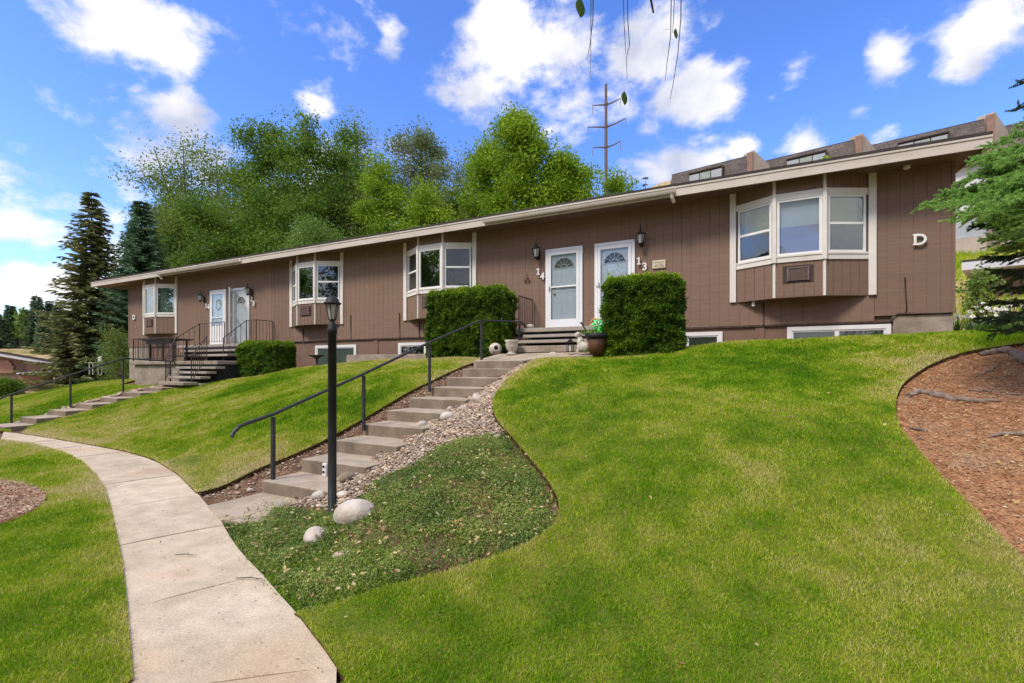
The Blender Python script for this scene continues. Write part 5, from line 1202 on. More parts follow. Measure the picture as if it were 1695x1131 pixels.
# gravel, ground cover, litter ---------------------------------------------
IC = []; 
def ico():
    t = (1 + 5 ** .5) / 2; v = np.array([(-1, t, 0), (1, t, 0), (-1, -t, 0), (1, -t, 0), (0, -1, t), (0, 1, t), (0, -1, -t), (0, 1, -t), (t, 0, -1), (t, 0, 1), (-t, 0, -1), (-t, 0, 1)], float); v /= np.linalg.norm(v[0])
    f = np.array([(0, 11, 5), (0, 5, 1), (0, 1, 7), (0, 7, 10), (0, 10, 11), (1, 5, 9), (5, 11, 4), (11, 10, 2), (10, 7, 6), (7, 1, 8), (3, 9, 4), (3, 4, 2), (3, 2, 6), (3, 6, 8), (3, 8, 9), (4, 9, 5), (2, 4, 11), (6, 2, 10), (8, 6, 7), (9, 8, 1)]); return v, f
def scatter_in(poly, n, seed, avoid=()):
    r = np.random.default_rng(seed); Pn = np.array([q[:2] for q in poly]); lo, hi = Pn.min(0), Pn.max(0); out = np.zeros((0, 2))
    while len(out) < n:
        q = lo + r.uniform(0, 1, (n * 2, 2)) * (hi - lo); q = q[inside(q, Pn)]
        for a in avoid: q = q[~inside(q, a)]
        out = np.concatenate([out, q])
    return out[:n], r
def pebbles(name, q, size, seed, m, zoff=-.05, label=None, tall=.6):
    r = np.random.default_rng(seed); iv, if_ = ico(); n = len(q); s = size * np.exp(r.normal(0, .35, n)); a = r.uniform(0, 6.28, n); ca, sa = np.cos(a), np.sin(a); sx = s * r.uniform(.8, 1.4, n); sy = s * r.uniform(.6, 1, n); sz = s * tall * r.uniform(.6, 1.1, n)
    v = iv[None] * (1 + r.uniform(-.2, .2, (n, 12, 1))); X = v[..., 0] * sx[:, None]; Y = v[..., 1] * sy[:, None]; Z_ = v[..., 2] * sz[:, None]
    z = H(q[:, 0], q[:, 1]) + zoff + sz * .5 + r.uniform(0, .02, n)
    V = np.stack([X * ca[:, None] - Y * sa[:, None] + q[:, :1], X * sa[:, None] + Y * ca[:, None] + q[:, 1:], Z_ + z[:, None]], -1).reshape(-1, 3)
    F_ = (if_[None] + np.arange(n)[:, None, None] * 12).reshape(-1, 3); o = link(name, np_mesh(name, V, F_, m, attr=np.repeat(r.uniform(0, 1, n), 12), smooth=True), None, 'stuff'); tag(o, label, 'gravel'); return o
def gravel_mat():
    m = mat('gravel_stone', (.16, .10, .065), (.66, .54, .42), attr='tint', rough=.9); cr = [n for n in m.node_tree.nodes if n.type == 'VALTORGB'][0]; e = cr.color_ramp.elements
    for p, c in ((.25, (.28, .19, .13, 1)), (.5, (.50, .38, .27, 1)), (.7, (.30, .27, .24, 1)), (.85, (.56, .44, .31, 1))): x = e.new(p); x.color = c
    return m
M['gravel'] = gravel_mat()
stair_box = [(SX0 - .03, SY - .05), (SX1 + .01, SY - .05), (SX1 + .01, 9.2), (SX0 - .03, 9.2)]
cov_top = [(470, 815), (505, 806), (560, 770), (640, 740), (684, 705), (716, 700), (750, 712), (790, 730), (826, 716)]
gr_poly = [(SX1 - .5, SY - .4)] + [(SX1 - .35, SY + .3), (SX1 - .3, 5.5), (SX1 - .1, 7.5), (SX1 + .0, 9.0), (-3.9, 9.15)] + [tuple(p) for p in s_edge[::-1] if p[1] > 5.1] + [hit(*p) for p in ((820, 722), (795, 730), (772, 732), (740, 742), (719, 750), (684, 778), (640, 800), (600, 812), (560, 838), (510, 832), (480, 832))]
q, r = scatter_in(gr_poly, 19000, 201); q = q[r.uniform(0, 1, len(q)) < np.clip(.45 + (q[:, 1] - 4.0) * .22, .45, 1)]; pebbles('gravel', q, .0148, 202, M['gravel'], -.055, 'pale river gravel filling the strip right of the near stairs')
soil_l = [(SX0 - .02, SY - .3), (SX0 - .02, 8.6)] + [tuple(p) for p in left_edge[::-1]]
q, r = scatter_in(soil_l, 900, 203); pebbles('gravel', q, .012, 204, M['gravel'], -.058, 'scattered small stones on bare soil left of the near stairs')
s2poly = [(-17.32, 4.9), (-16.9, 4.9), (-16.9, 8.6), (-17.32, 8.6)]; q, r = scatter_in(s2poly, 700, 205); pebbles('gravel', q, .035, 206, M['gravel'], -.05, 'pale gravel along the far left stairs')
cover_poly = [hit(*p) for p in ((366, 862), (400, 930), (440, 975), (487, 1012))] + [tuple(p) for p in s_edge if p[1] < 5.6] + [hit(*p) for p in ((828, 712), (800, 712), (772, 718), (740, 728), (719, 736), (684, 762), (640, 782), (613, 792), (600, 812), (570, 840), (530, 838), (490, 832), (450, 824), (400, 850))]
def ground_cover():
    q, r = scatter_in(cover_poly, 62000, 211); ed = edge_dist(q, resample(cover_poly, .3)); bald = vnoise(q[:, 0], q[:, 1], 2.1, 8) * .6 + vnoise(q[:, 0], q[:, 1], 5.3, 9) * .4
    keep = r.uniform(0, 1, len(q)) < np.clip((.72 - bald) * 6, .30, 1) * np.clip(ed / .10, .15, 1); q = q[keep]; n = len(q)
    hgt = .075 * np.clip(ed / .2, .25, 1)[keep] * (.35 + vnoise(q[:, 0], q[:, 1], 7, 10)) * r.beta(1.6, 1.2, n)
    z = H(q[:, 0], q[:, 1]) - .05 + hgt; C0 = np.stack([q[:, 0], q[:, 1], z], 1); C_ = np.concatenate([C0 + r.normal(0, .010, (n, 3)) for _ in range(3)]); C_[:, 2] = np.maximum(C_[:, 2], H(C_[:, 0], C_[:, 1]) - .045)
    tint = np.tile(.2 + 5 * hgt + .5 * (vnoise(q[:, 0], q[:, 1], 2.5, 12) - .4), 3) + r.normal(0, .13, len(C_)); o = link('ground_cover', leaves_mesh('ground_cover', C_, .0105, LM['cover'], tint, .42, r, .25), None, 'stuff'); tag(o, 'low trailing evergreen ground cover with fallen leaves in the bed beside the path', 'ground cover')
ground_cover()
q, r = scatter_in([hit(*p) for p in ((430, 960), (487, 1010), (560, 990), (640, 965), (700, 930), (640, 900), (520, 905), (450, 920))] , 9000, 215); r_k = r.uniform(0, 1, len(q)) < .35; o = blades(q[r_k], .06, .004, np.clip(.25 + r.normal(0, .18, int(r_k.sum())), 0, 1), 'weeds'); o.location.z = -.045; tag(o, 'thin grass weeds coming up through the lower end of the bed', 'weeds')
q, r = scatter_in(cover_poly, 3200, 216); o = blades(q, .085, .004, np.clip(.3 + r.normal(0, .25, len(q)), 0, 1), 'weeds'); o.location.z = -.045; tag(o, 'single grass blades standing up through the ground cover', 'weeds')
def litter(name, poly, n, size, seed, cols, label, zoff=-.04, asp=.5, flat=.8, spread=.02, lift=.03):
    q, r = scatter_in(poly, n, seed); z = H(q[:, 0], q[:, 1]) + zoff + r.uniform(0, lift, n); m = mat(name + '_' + str(seed), cols[0], cols[-1], attr='tint', rough=.85, trans=.1)
    cr = [k for k in m.node_tree.nodes if k.type == 'VALTORGB'][0]
    for i, c in enumerate(cols[1:-1]): x = cr.color_ramp.elements.new((i + 1) / (len(cols) - 1)); x.color = (*c, 1)
    o = link(name, leaves_mesh(name, np.stack([q[:, 0], q[:, 1], z], 1), size, m, r.uniform(0, 1, n), asp, r, flat), None, 'stuff'); tag(o, label, 'leaf litter')
TAN = [(.22, .10, .05), (.38, .22, .10), (.50, .36, .17), (.55, .47, .28)]
litter('fallen_leaves', cover_poly, 1000, .017, 221, TAN, 'curled tan leaves lying on the ground cover', .02, .55, .5, lift=.04)
litter('fallen_leaves', gr_poly, 260, .02, 222, TAN, 'dry leaf bits on the gravel beside the near stairs', -.02, .5, .6)
litter('fallen_leaves', soil_l, 400, .016, 226, TAN, 'dry leaf bits on the soil left of the near stairs', -.04, .5, .7)
mb_vis = [tuple(p) for p in mul_edge] + [(3.6, 2.0), (5.6, 5.0), (6.6, 8.0)]
litter('mulch_litter', mb_vis, 42000, .015, 223, [(.13, .06, .035), (.42, .15, .05), (.58, .27, .10), (.44, .30, .17), (.64, .48, .28)], 'orange brown needles and bark bits covering the bed at right', -.045, .3, .75, lift=.015)
litter('fallen_leaves', mb_vis, 700, .020, 224, [(.40, .36, .10), (.55, .50, .16), (.42, .24, .12)], 'yellow green leaf tufts lying on the bare bed at right', -.03, .3, .6)
litter('mulch_litter', patch, 4500, .018, 225, [(.24, .14, .09), (.46, .30, .20), (.60, .48, .36)], 'brown bark bits in the small bed at the left edge', .02, .4, .8)
litter('fallen_leaves', [q for q in right_lawn if q[0] < 6 and q[1] < 9 and q[1] > .2 and q[0] > -5], 60, .018, 228, TAN, 'a few fallen leaves lying on the right hand lawn', .05, .5, .6)
litter('fallen_leaves', left_lawn, 70, .018, 229, TAN, 'a few pale fallen leaves lying on the lawn between the stairways', .04, .5, .6)
path_vis = [onZ(*p, 0) for p in OUT_PX[:14]] + [onZ(*p, 0) for p in INN_PX[::-1]]
litter('path_debris', path_vis, 500, .009, 227, [(.10, .06, .04), (.20, .16, .07), (.35, .26, .14)], 'tiny scattered plant bits on the concrete path', .018, .4, .9, lift=.003)
for (px, py, a, L_, lab) in ((306, 918, .2, .10, 'thin twig lying across the middle of the path'), (412, 957, .5, .12, 'short twig at the right edge of the path beside the bed')):
    x, y = onZ(px, py, .03); g = MB(); g.tube([(x - L_ * .8, y - L_ * .3, .024), (x, y + .01, .03), (x + L_ * .8, y + L_ * .35, .026)], [.003, .004, .002], 5); tag(g.build('twig', M['darkbark']), lab, 'twig')

# boulders
def boulder(px, py, wpx, label, sq=.62, seed=0, dzc=.35, m='stone', name='boulder'):
    x, y = hit(px, py); Z = np.dot((x, y), FW); r_ = wpx / 2 / FPX * Z; z = h1(x, y) - .05; mb = MB(); mb.blob((0, 0, 0), r_, seed, 3, .16, (1.0, .8, sq), random.uniform(0, 3))
    o = mb.build(name, M[m], None, smooth=True); o.location = (x, y, z + r_ * sq * dzc); tag(o, label, 'rock'); return o
boulder(590, 848, 62, 'large pinkish white boulder right behind the lamp post foot', .66, 1)
boulder(523, 884, 54, 'pale boulder with a brown foot, nearest to the path', .55, 2, .3)
boulder(571, 908, 34, 'flat grey white stone half buried in the ground cover', .35, 3, .2)
boulder(530, 815, 28, 'small pale stone touching the lowest step', .6, 4)
boulder(576, 786, 36, 'grey brown stone beside the second step', .5, 5, m='stepc')
boulder(700, 702, 22, 'small tan stone in the gravel beside the fifth step', .7, 6)
boulder(741, 688, 30, 'white stone in the gravel beside the sixth step', .7, 7); boulder(744, 674, 16, 'small pale stone just above the white one in the gravel', .6, 8)
boulder(790, 656, 22, 'round white stone halfway up the gravel strip', .6, 9); boulder(769, 671, 14, 'small stone between two white ones in the gravel', .6, 10)
boulder(918, 589, 26, 'white stone at the head of the gravel near the porch', .6, 11); boulder(414, 806, 12, 'small pale stone on bare soil left of the lowest step', .6, 12)
boulder(568, 812, 26, 'flat pale stone left behind the lamp post', .35, 14)
# tree roots in the mulch
def root_(pts, r0, label, zo=-.045):
    P_ = []
    for i, p in enumerate(pts): x, y = hit(*p); P_.append((x, y, h1(x, y) + zo + r0[i] * .4))
    n = []; 
    for i in range(len(P_) - 1):
        for s in np.linspace(0, 1, 5)[:-1]: n.append(tuple(np.array(P_[i]) * (1 - s) + np.array(P_[i + 1]) * s + rng.normal(0, .008, 3)))
    n.append(P_[-1]); rr_ = np.interp(np.linspace(0, 1, len(n)), np.linspace(0, 1, len(r0)), r0) * rng.uniform(.85, 1.15, len(n)); g = MB(); g.tube(n, list(rr_), 8); tag(g.build('tree_root', M['root'], None, smooth=True), label, 'root')
root_([(1501, 651), (1520, 643), (1560, 652), (1600, 659), (1656, 657)], [.02, .032, .036, .034, .012], 'long pale root across the upper left of the bare bed')
root_([(1622, 583), (1655, 577), (1675, 580), (1705, 598)], [.035, .05, .055, .055], 'thick root at the top right corner of the bare bed')
root_([(1503, 702), (1518, 704), (1536, 706)], [.008, .018, .006], 'short stub of root at the left rim of the bare bed')
root_([(1640, 716), (1665, 711), (1705, 713)], [.010, .02, .022], 'root at the right edge halfway down the bare bed')
root_([(1612, 618), (1640, 608), (1655, 596)], [.006, .012, .006], 'thin root below the thick one in the bare bed')
root_([(1500, 714), (1515, 717), (1530, 721)], [.006, .01, .005], 'thin root under the short stub in the bare bed')
root_([(1600, 640), (1640, 642), (1690, 648)], [.006, .012, .012], 'thin root right of the long pale root')

# lamp post ------------------------------------------------------------
lx, ly = hit(550, 838); lz = h1(lx, ly) - .06; LZ_ = float(np.dot((lx, ly), FW)); k_ = LZ_ / FPX
lp = thing('lamp_post', 'black garden lamp post with glass lantern beside the near stairs', 'lamp post', (lx, ly, lz))
def zpx(py): return EYE + (HY - py) * k_
g = MB(); g.tube([(lx, ly, lz - .2), (lx, ly, zpx(553))], 6.9 * k_, 16); g.build('pole', M['black'], lp, smooth=True)
g = MB(); g.lathe([(7.6 * k_, zpx(553)), (7.6 * k_, zpx(545)), (7.0 * k_, zpx(544)), (7.0 * k_, zpx(538)), (5.2 * k_, zpx(536)), (3.4 * k_, zpx(533)), (4.2 * k_, zpx(531)), (6 * k_, zpx(529))], (lx, ly, 0), 16); g.build('collar', M['black'], lp, smooth=True)
g = MB(); g.lathe([(5.2 * k_, zpx(529)), (9.6 * k_, zpx(504))], (lx, ly, 0), 6); M['lampglass'] = mat('lamp_glass', (.50, .47, .40), (.62, .59, .52), 9, .2, trans=.4); g.build('lantern_glass', M['lampglass'], lp)
for j in range(6):
    a = j / 6 * 6.283; g = MB(); g.tube([(lx + 5.6 * k_ * math.cos(a), ly + 5.6 * k_ * math.sin(a), zpx(530)), (lx + 10.2 * k_ * math.cos(a), ly + 10.2 * k_ * math.sin(a), zpx(503))], .8 * k_, 5); g.build('lantern_bar', M['black'], lp)
g = MB(); g.lathe([(10.5 * k_, zpx(505)), (14 * k_, zpx(503.5)), (14.6 * k_, zpx(502)), (11 * k_, zpx(500)), (9.5 * k_, zpx(495)), (5.5 * k_, zpx(491)), (2 * k_, zpx(489.5))], (lx, ly, 0), 18); g.build('lantern_roof', M['black'], lp, smooth=True)
g = MB(); g.lathe([(1.8 * k_, zpx(490)), (1.5 * k_, zpx(488)), (2.6 * k_, zpx(486.5)), (1.4 * k_, zpx(485)), (2.2 * k_, zpx(483.3)), (1.2 * k_, zpx(481)), (.2 * k_, zpx(478))], (lx, ly, 0), 10); g.build('finial', M['black'], lp, smooth=True)
q = onY(538, 777, SY + RUN - .03); g = MB(); g.box(q[0] - .028, q[0] + .028, q[1] - .02, q[1] + .02, q[2] - .085, q[2] + .075); bx = bevel(g.build('outlet_box', M['white']), .006, 1); tag(bx, 'small white and black outlet box on the second step behind the lamp post', 'box')
for zz in (.035, -.03): g = MB(); g.lathe([(.017, 0), (.017, .006)], (0, 0, 0), 10); o = g.build('socket', M['black'], None); o.parent = bx; o.rotation_euler = (R_(90), 0, 0); o.location = (q[0], q[1] - .0195, q[2] + zz)

# things on the porch walk ----------------------------------------------
M['ceramic'] = mat('pale_ceramic', (.42, .36, .30), (.60, .54, .47), 16, .7, .3, 40, lo=.4, hi=.6)
wz = 1.80
def ratio(px): d = ray(px, 600); return d[0] / d[1]
y = 9.86; x = ratio(820) * y; g = MB(); R0 = .155
for i in range(9):
    t0 = math.pi * i / 8
k = 18; prof = [(.004, -R0), (R0 * .6, -R0 * .8), (R0 * .95, -R0 * .3), (R0, 0), (R0 * .92, R0 * .4), (R0 * .62, R0 * .78), (R0 * .40, R0 * .92), (R0 * .36, R0 * .90), (R0 * .34, R0 * .5), (.004, R0 * .2)]
g.lathe(prof, (0, 0, 0), k); o = g.build('ceramic_ball_pot', M['ceramic'], None, smooth=True); o.rotation_euler = (R_(78), 0, R_(38)); o.location = (x, y, wz + R0 * .97); tag(o, 'round speckled ceramic pot lying on its side under the tall hedge', 'pot')
g = MB(); g.lathe([(.004, R0 * .52), (R0 * .33, R0 * .52), (R0 * .33, R0 * .5)], (0, 0, 0), 14); c = g.build('opening', M['interior'], o); c.matrix_parent_inverse = Matrix.Identity(4)
y = 9.56; x = ratio(847) * y; t = thing('planter_urn', 'pale low stone urn at the left end of the porch step', 'urn', (x, y, wz)); g = MB(); g.lathe([(.11, 0), (.115, .03), (.08, .06), (.08, .09), (.12, .13), (.14, .20), (.145, .29), (.16, .31), (.16, .34), (.145, .34), (.13, .32), (.01, .30)], (x, y, wz + .0), 18); g.build('bowl', M['ceramic'], t, smooth=True)
g = MB(); g.lathe([(.128, .305), (.09, .32), (.01, .325)], (x, y, wz), 14); g.build('potting_soil', M['soil'], t)
y = 9.42; x = ratio(944) * y; t = thing('candle_lantern', 'small dark metal candle lantern on the walk before the porch', 'lantern', (x, y, wz)); zz = wz + .04
g = MB(); g.box(x - .06, x + .06, y - .06, y + .06, zz, zz + .02); g.build('base', M['black'], t)
for a, b in ((-1, -1), (1, -1), (1, 1), (-1, 1)): g = MB(); g.box(x + a * .055 - .006, x + a * .055 + .006, y + b * .055 - .006, y + b * .055 + .006, zz + .02, zz + .21); g.build('bar', M['black'], t)
g = MB(); g.lathe([(.085, .21), (.06, .235), (.03, .27), (.012, .28), (.002, .30)], (x, y, zz), 4); g.build('lid', M['black'], t); g = MB(); g.lathe([(.025, .02), (.025, .13)], (x, y, zz), 10); g.build('candle', M['trim'], t)
# seated animal figure of pale stone
y = 9.30; x = ratio(962) * y; t = thing('garden_statue', 'small pale stone figure of a sitting dog beside the flower pot', 'statue', (x, y, wz)); zz = wz + .03
g = MB(); g.blob((x + .05, y, zz + .10), .13, 3, 2, .12, (1.1, .8, .9)); g.blob((x - .015, y, zz + .21), .085, 4, 2, .1, (.9, .9, 1.4)); g.blob((x - .06, y, zz + .365), .065, 5, 2, .1, (1.1, .9, 1)); g.blob((x - .125, y, zz + .345), .034, 6, 1, .1, (1.4, .8, .8)); g.blob((x - .04, y - .05, zz + .37), .03, 7, 1, .1, (.7, .5, 1.5)); g.blob((x - .04, y + .05, zz + .37), .03, 8, 1, .1, (.7, .5, 1.5))
g.tube([(x - .03, y - .04, zz + .2), (x - .05, y - .045, zz + .1), (x - .06, y - .045, zz)], [.035, .028, .03], 8); g.tube([(x - .03, y + .04, zz + .2), (x - .05, y + .045, zz + .1), (x - .06, y + .045, zz)], [.035, .028, .03], 8)
b_ = g.build('body', M['ceramic'], t, smooth=True); rm = b_.modifiers.new('remesh', 'REMESH'); rm.mode = 'VOXEL'; rm.voxel_size = .014; rm.use_smooth_shade = True
y = 9.22; x = ratio(988) * y; t = thing('flower_pot', 'brown flower pot with black rim holding trailing plants', 'pot', (x, y, wz)); M['terra'] = mat('brown_pot', (.10, .04, .022), (.15, .06, .03), 5, .5)
zz = wz - .02; g = MB(); g.lathe([(.14, 0), (.20, .33), (.19, .34)], (x, y, zz), 20); g.build('pot', M['terra'], t, smooth=True); g = MB(); g.lathe([(.205, .31), (.235, .34), (.24, .42), (.215, .42), (.205, .38), (.01, .37)], (x, y, zz), 20); g.build('rim', M['black'], t, smooth=True)
r = np.random.default_rng(5); C_ = np.stack([x - .12 + r.normal(0, .11, 420), y + r.normal(0, .09, 420), zz + .42 + np.abs(r.normal(0, .035, 420))], 1); link('plant', leaves_mesh('plant', C_, .022, LM['light'], r.uniform(0, 1, 420), r=r), t, kind='stuff')
M['neon'] = mat('bright_green_foil', (.05, .55, .10), (.12, .75, .16), 6, .35); M['orangefoil'] = mat('orange_foil', (.65, .30, .10), None, rough=.4)
t = thing('garden_pinwheel', 'bright green pinwheel with orange rim stuck in the flower pot', 'pinwheel', (x + .02, y, zz + .4)); g = MB(); g.tube([(x + .02, y, zz + .36), (x + .02, y, zz + .62)], .008, 6); g.build('stick', M['black'], t)
for j in range(7):
    a = j / 7 * 6.283; c_ = np.array([x + .03, y - .03, zz + .58]); d = np.array([math.cos(a), 0, math.sin(a)]); e_ = np.array([-math.sin(a), -.5, math.cos(a)]); g = MB(); g.v = [tuple(c_), tuple(c_ + d * .09 + e_ * .03), tuple(c_ + d * .13 + e_ * .07), tuple(c_ + d * .12 - e_ * .03), tuple(c_ + d * .06 + np.array([0, -.05, 0]))]; g.f = [(0, 1, 4), (1, 2, 4), (2, 3, 4), (3, 0, 4)]; g.m = [0] * 4; g.build('petal', M['neon'], t)
for j in range(3): g = MB(); g.blob((x + .01 + .03 * j, y - .02, zz + .50 - .035 * j), .05, j, 1, .4, (.8, .4, 1)); g.build('leaf', M['neon'], t)
g = MB(); g.tube([(x - .02 + .11 * math.cos(a), y, zz + .62 + .10 * math.sin(a)) for a in np.linspace(.3, 3.3, 12)], .018, 6); g.build('rim', M['orangefoil'], t, smooth=True)
y = 9.1; x2 = ratio(968) * y; g = MB(); q0 = onY(963, 536, y); q1 = onY(975, 556, y); g.tube([q0, q1], .014, 8); g.tube([q0, (q0[0] - .02, q0[1], q0[2] + .03)], .02, 6)
tag(g.build('garden_tool', M['black']), 'short dark handled tool leaning in the flower pot', 'tool')
q = onY(878, 543, 10.95); g = MB(); g.blob((0, 0, 0), .09, 33, 2, .2, (1.3, .8, .75)); o = g.build('rock', M['ceramic'], None, smooth=True); o.location = (q[0], q[1], 2.5 + .05); tag(o, 'pale shell shaped rock on the deck left of door 14', 'rock')
# bird bath and window well walls
y = 10.35; x = ratio(524) * y; z = h1(x, y); t = thing('bird_bath', 'low dark bird bath on the lawn before the basement window', 'bird bath', (x, y, z)); g = MB(); g.lathe([(.10, -.05), (.10, .02), (.04, .06), (.04, .22), (.08, .27)], (x, y, z), 14); g.build('stem', M['iron'], t, smooth=True); g = MB(); g.lathe([(.08, .26), (.24, .33), (.25, .35), (.23, .345), (.07, .29)], (x, y, z), 18); g.build('bowl', M['iron'], t, smooth=True)
g = MB(); g.box(-11.45, -8.0, 10.95, 11.12, .9, 1.90); o = bevel(g.build('retaining_wall', M['found']), .012); tag(o, 'low concrete retaining wall before the basement windows', 'wall')

# flowers beside the right corner -----------------------------------------
M['petal'] = mat('white_petals', (.72, .68, .66), (.8, .78, .76), 9, .6); M['yolk'] = mat('flower_eye', (.6, .42, .05), None)
def daisies():
    r = np.random.default_rng(61); t = thing('daisy_patch', 'clump of white daisies with long leaves at the right corner of the house', 'flowers', (4.6, 12.6, 2.1)); V, C_, tn = [], [], []; fl = MB(); le = MB(); pe = MB(); eye = MB()
    n = 170; 
    for i in range(n):
        x = r.uniform(3.75, 6.2); y = r.uniform(12.0, 13.6); z = h1(x, y) - .02; hh = r.uniform(.22, .55); lx_, ly_ = r.normal(0, .06, 2)
        fl.tube([(x, y, z), (x + lx_, y + ly_, z + hh)], .005, 3, cap=False)
        for k in range(5):
            a = r.uniform(0, 6.28); L_ = r.uniform(.10, .28); w_ = .012; cx_, cy_ = math.cos(a), math.sin(a); b = len(le.v); le.v += [(x - cy_ * w_, y + cx_ * w_, z), (x + cy_ * w_, y - cx_ * w_, z), (x + cx_ * L_, y + cy_ * L_, z + r.uniform(.1, .32))]; le.f.append((b, b + 1, b + 2)); le.m.append(0)
        if i < 110:
            R1 = r.uniform(.03, .048); c = (x + lx_, y + ly_, z + hh); tilt = r.uniform(-.7, .2); b = len(pe.v); m = 10
            for j in range(m):
                a0, a1 = (j - .38) / m * 6.283, (j + .38) / m * 6.283
                for (a, q) in ((a0, .3), (a0, 1), (a1, 1), (a1, .3)): pe.v.append((c[0] + R1 * q * math.cos(a), c[1] + R1 * q * math.sin(a) * .6, c[2] - R1 * q * math.sin(a) * .8 * -1))
                pe.f.append(tuple(range(b + j * 4, b + j * 4 + 4))); pe.m.append(0)
            eye.blob((c[0], c[1] - .004, c[2] + .003), R1 * .32, i, 1, 0)
    fl.build('stems', LM['light'], t, kind='stuff'); le.build('leaves', LM['light'], t, kind='stuff'); pe.build('petals', M['petal'], t, kind='stuff'); eye.build('flower_eyes', M['yolk'], t, kind='stuff')
daisies()
def tall_grass():
    r = np.random.default_rng(62); n = 26000; X = r.uniform(9, 34, n); Z = r.uniform(13, 34, n); u = X / Z; k = (u > .9) & (u < 1.15); X, Z = X[k], Z[k]; P_ = X[:, None] * RT + Z[:, None] * FW; n = len(P_); z = H(P_[:, 0], P_[:, 1]); a = r.uniform(0, 6.28, n); w_ = .018 * Z / 16; hh = r.uniform(.15, .5, n); lean = r.normal(0, .12, (n, 2)); V = np.empty((n, 3, 3)); V[:, 0] = np.stack([P_[:, 0] - np.cos(a) * w_, P_[:, 1] - np.sin(a) * w_, z - .02], 1); V[:, 1] = np.stack([P_[:, 0] + np.cos(a) * w_, P_[:, 1] + np.sin(a) * w_, z - .02], 1); V[:, 2] = np.stack([P_[:, 0] + lean[:, 0], P_[:, 1] + lean[:, 1], z + hh], 1)
    dry = np.clip(.15 + 1.0 * vnoise(P_[:, 0], P_[:, 1], .35, 5) + r.normal(0, .15, n), 0, 1); o = link('tall_grass', np_mesh('tall_grass', V.reshape(-1, 3), np.arange(n * 3).reshape(n, 3), M['grass'], attr=np.repeat(dry, 3)), None, 'stuff'); tag(o, 'tall dry grass on the slope right of the long building', 'grass')
tall_grass()

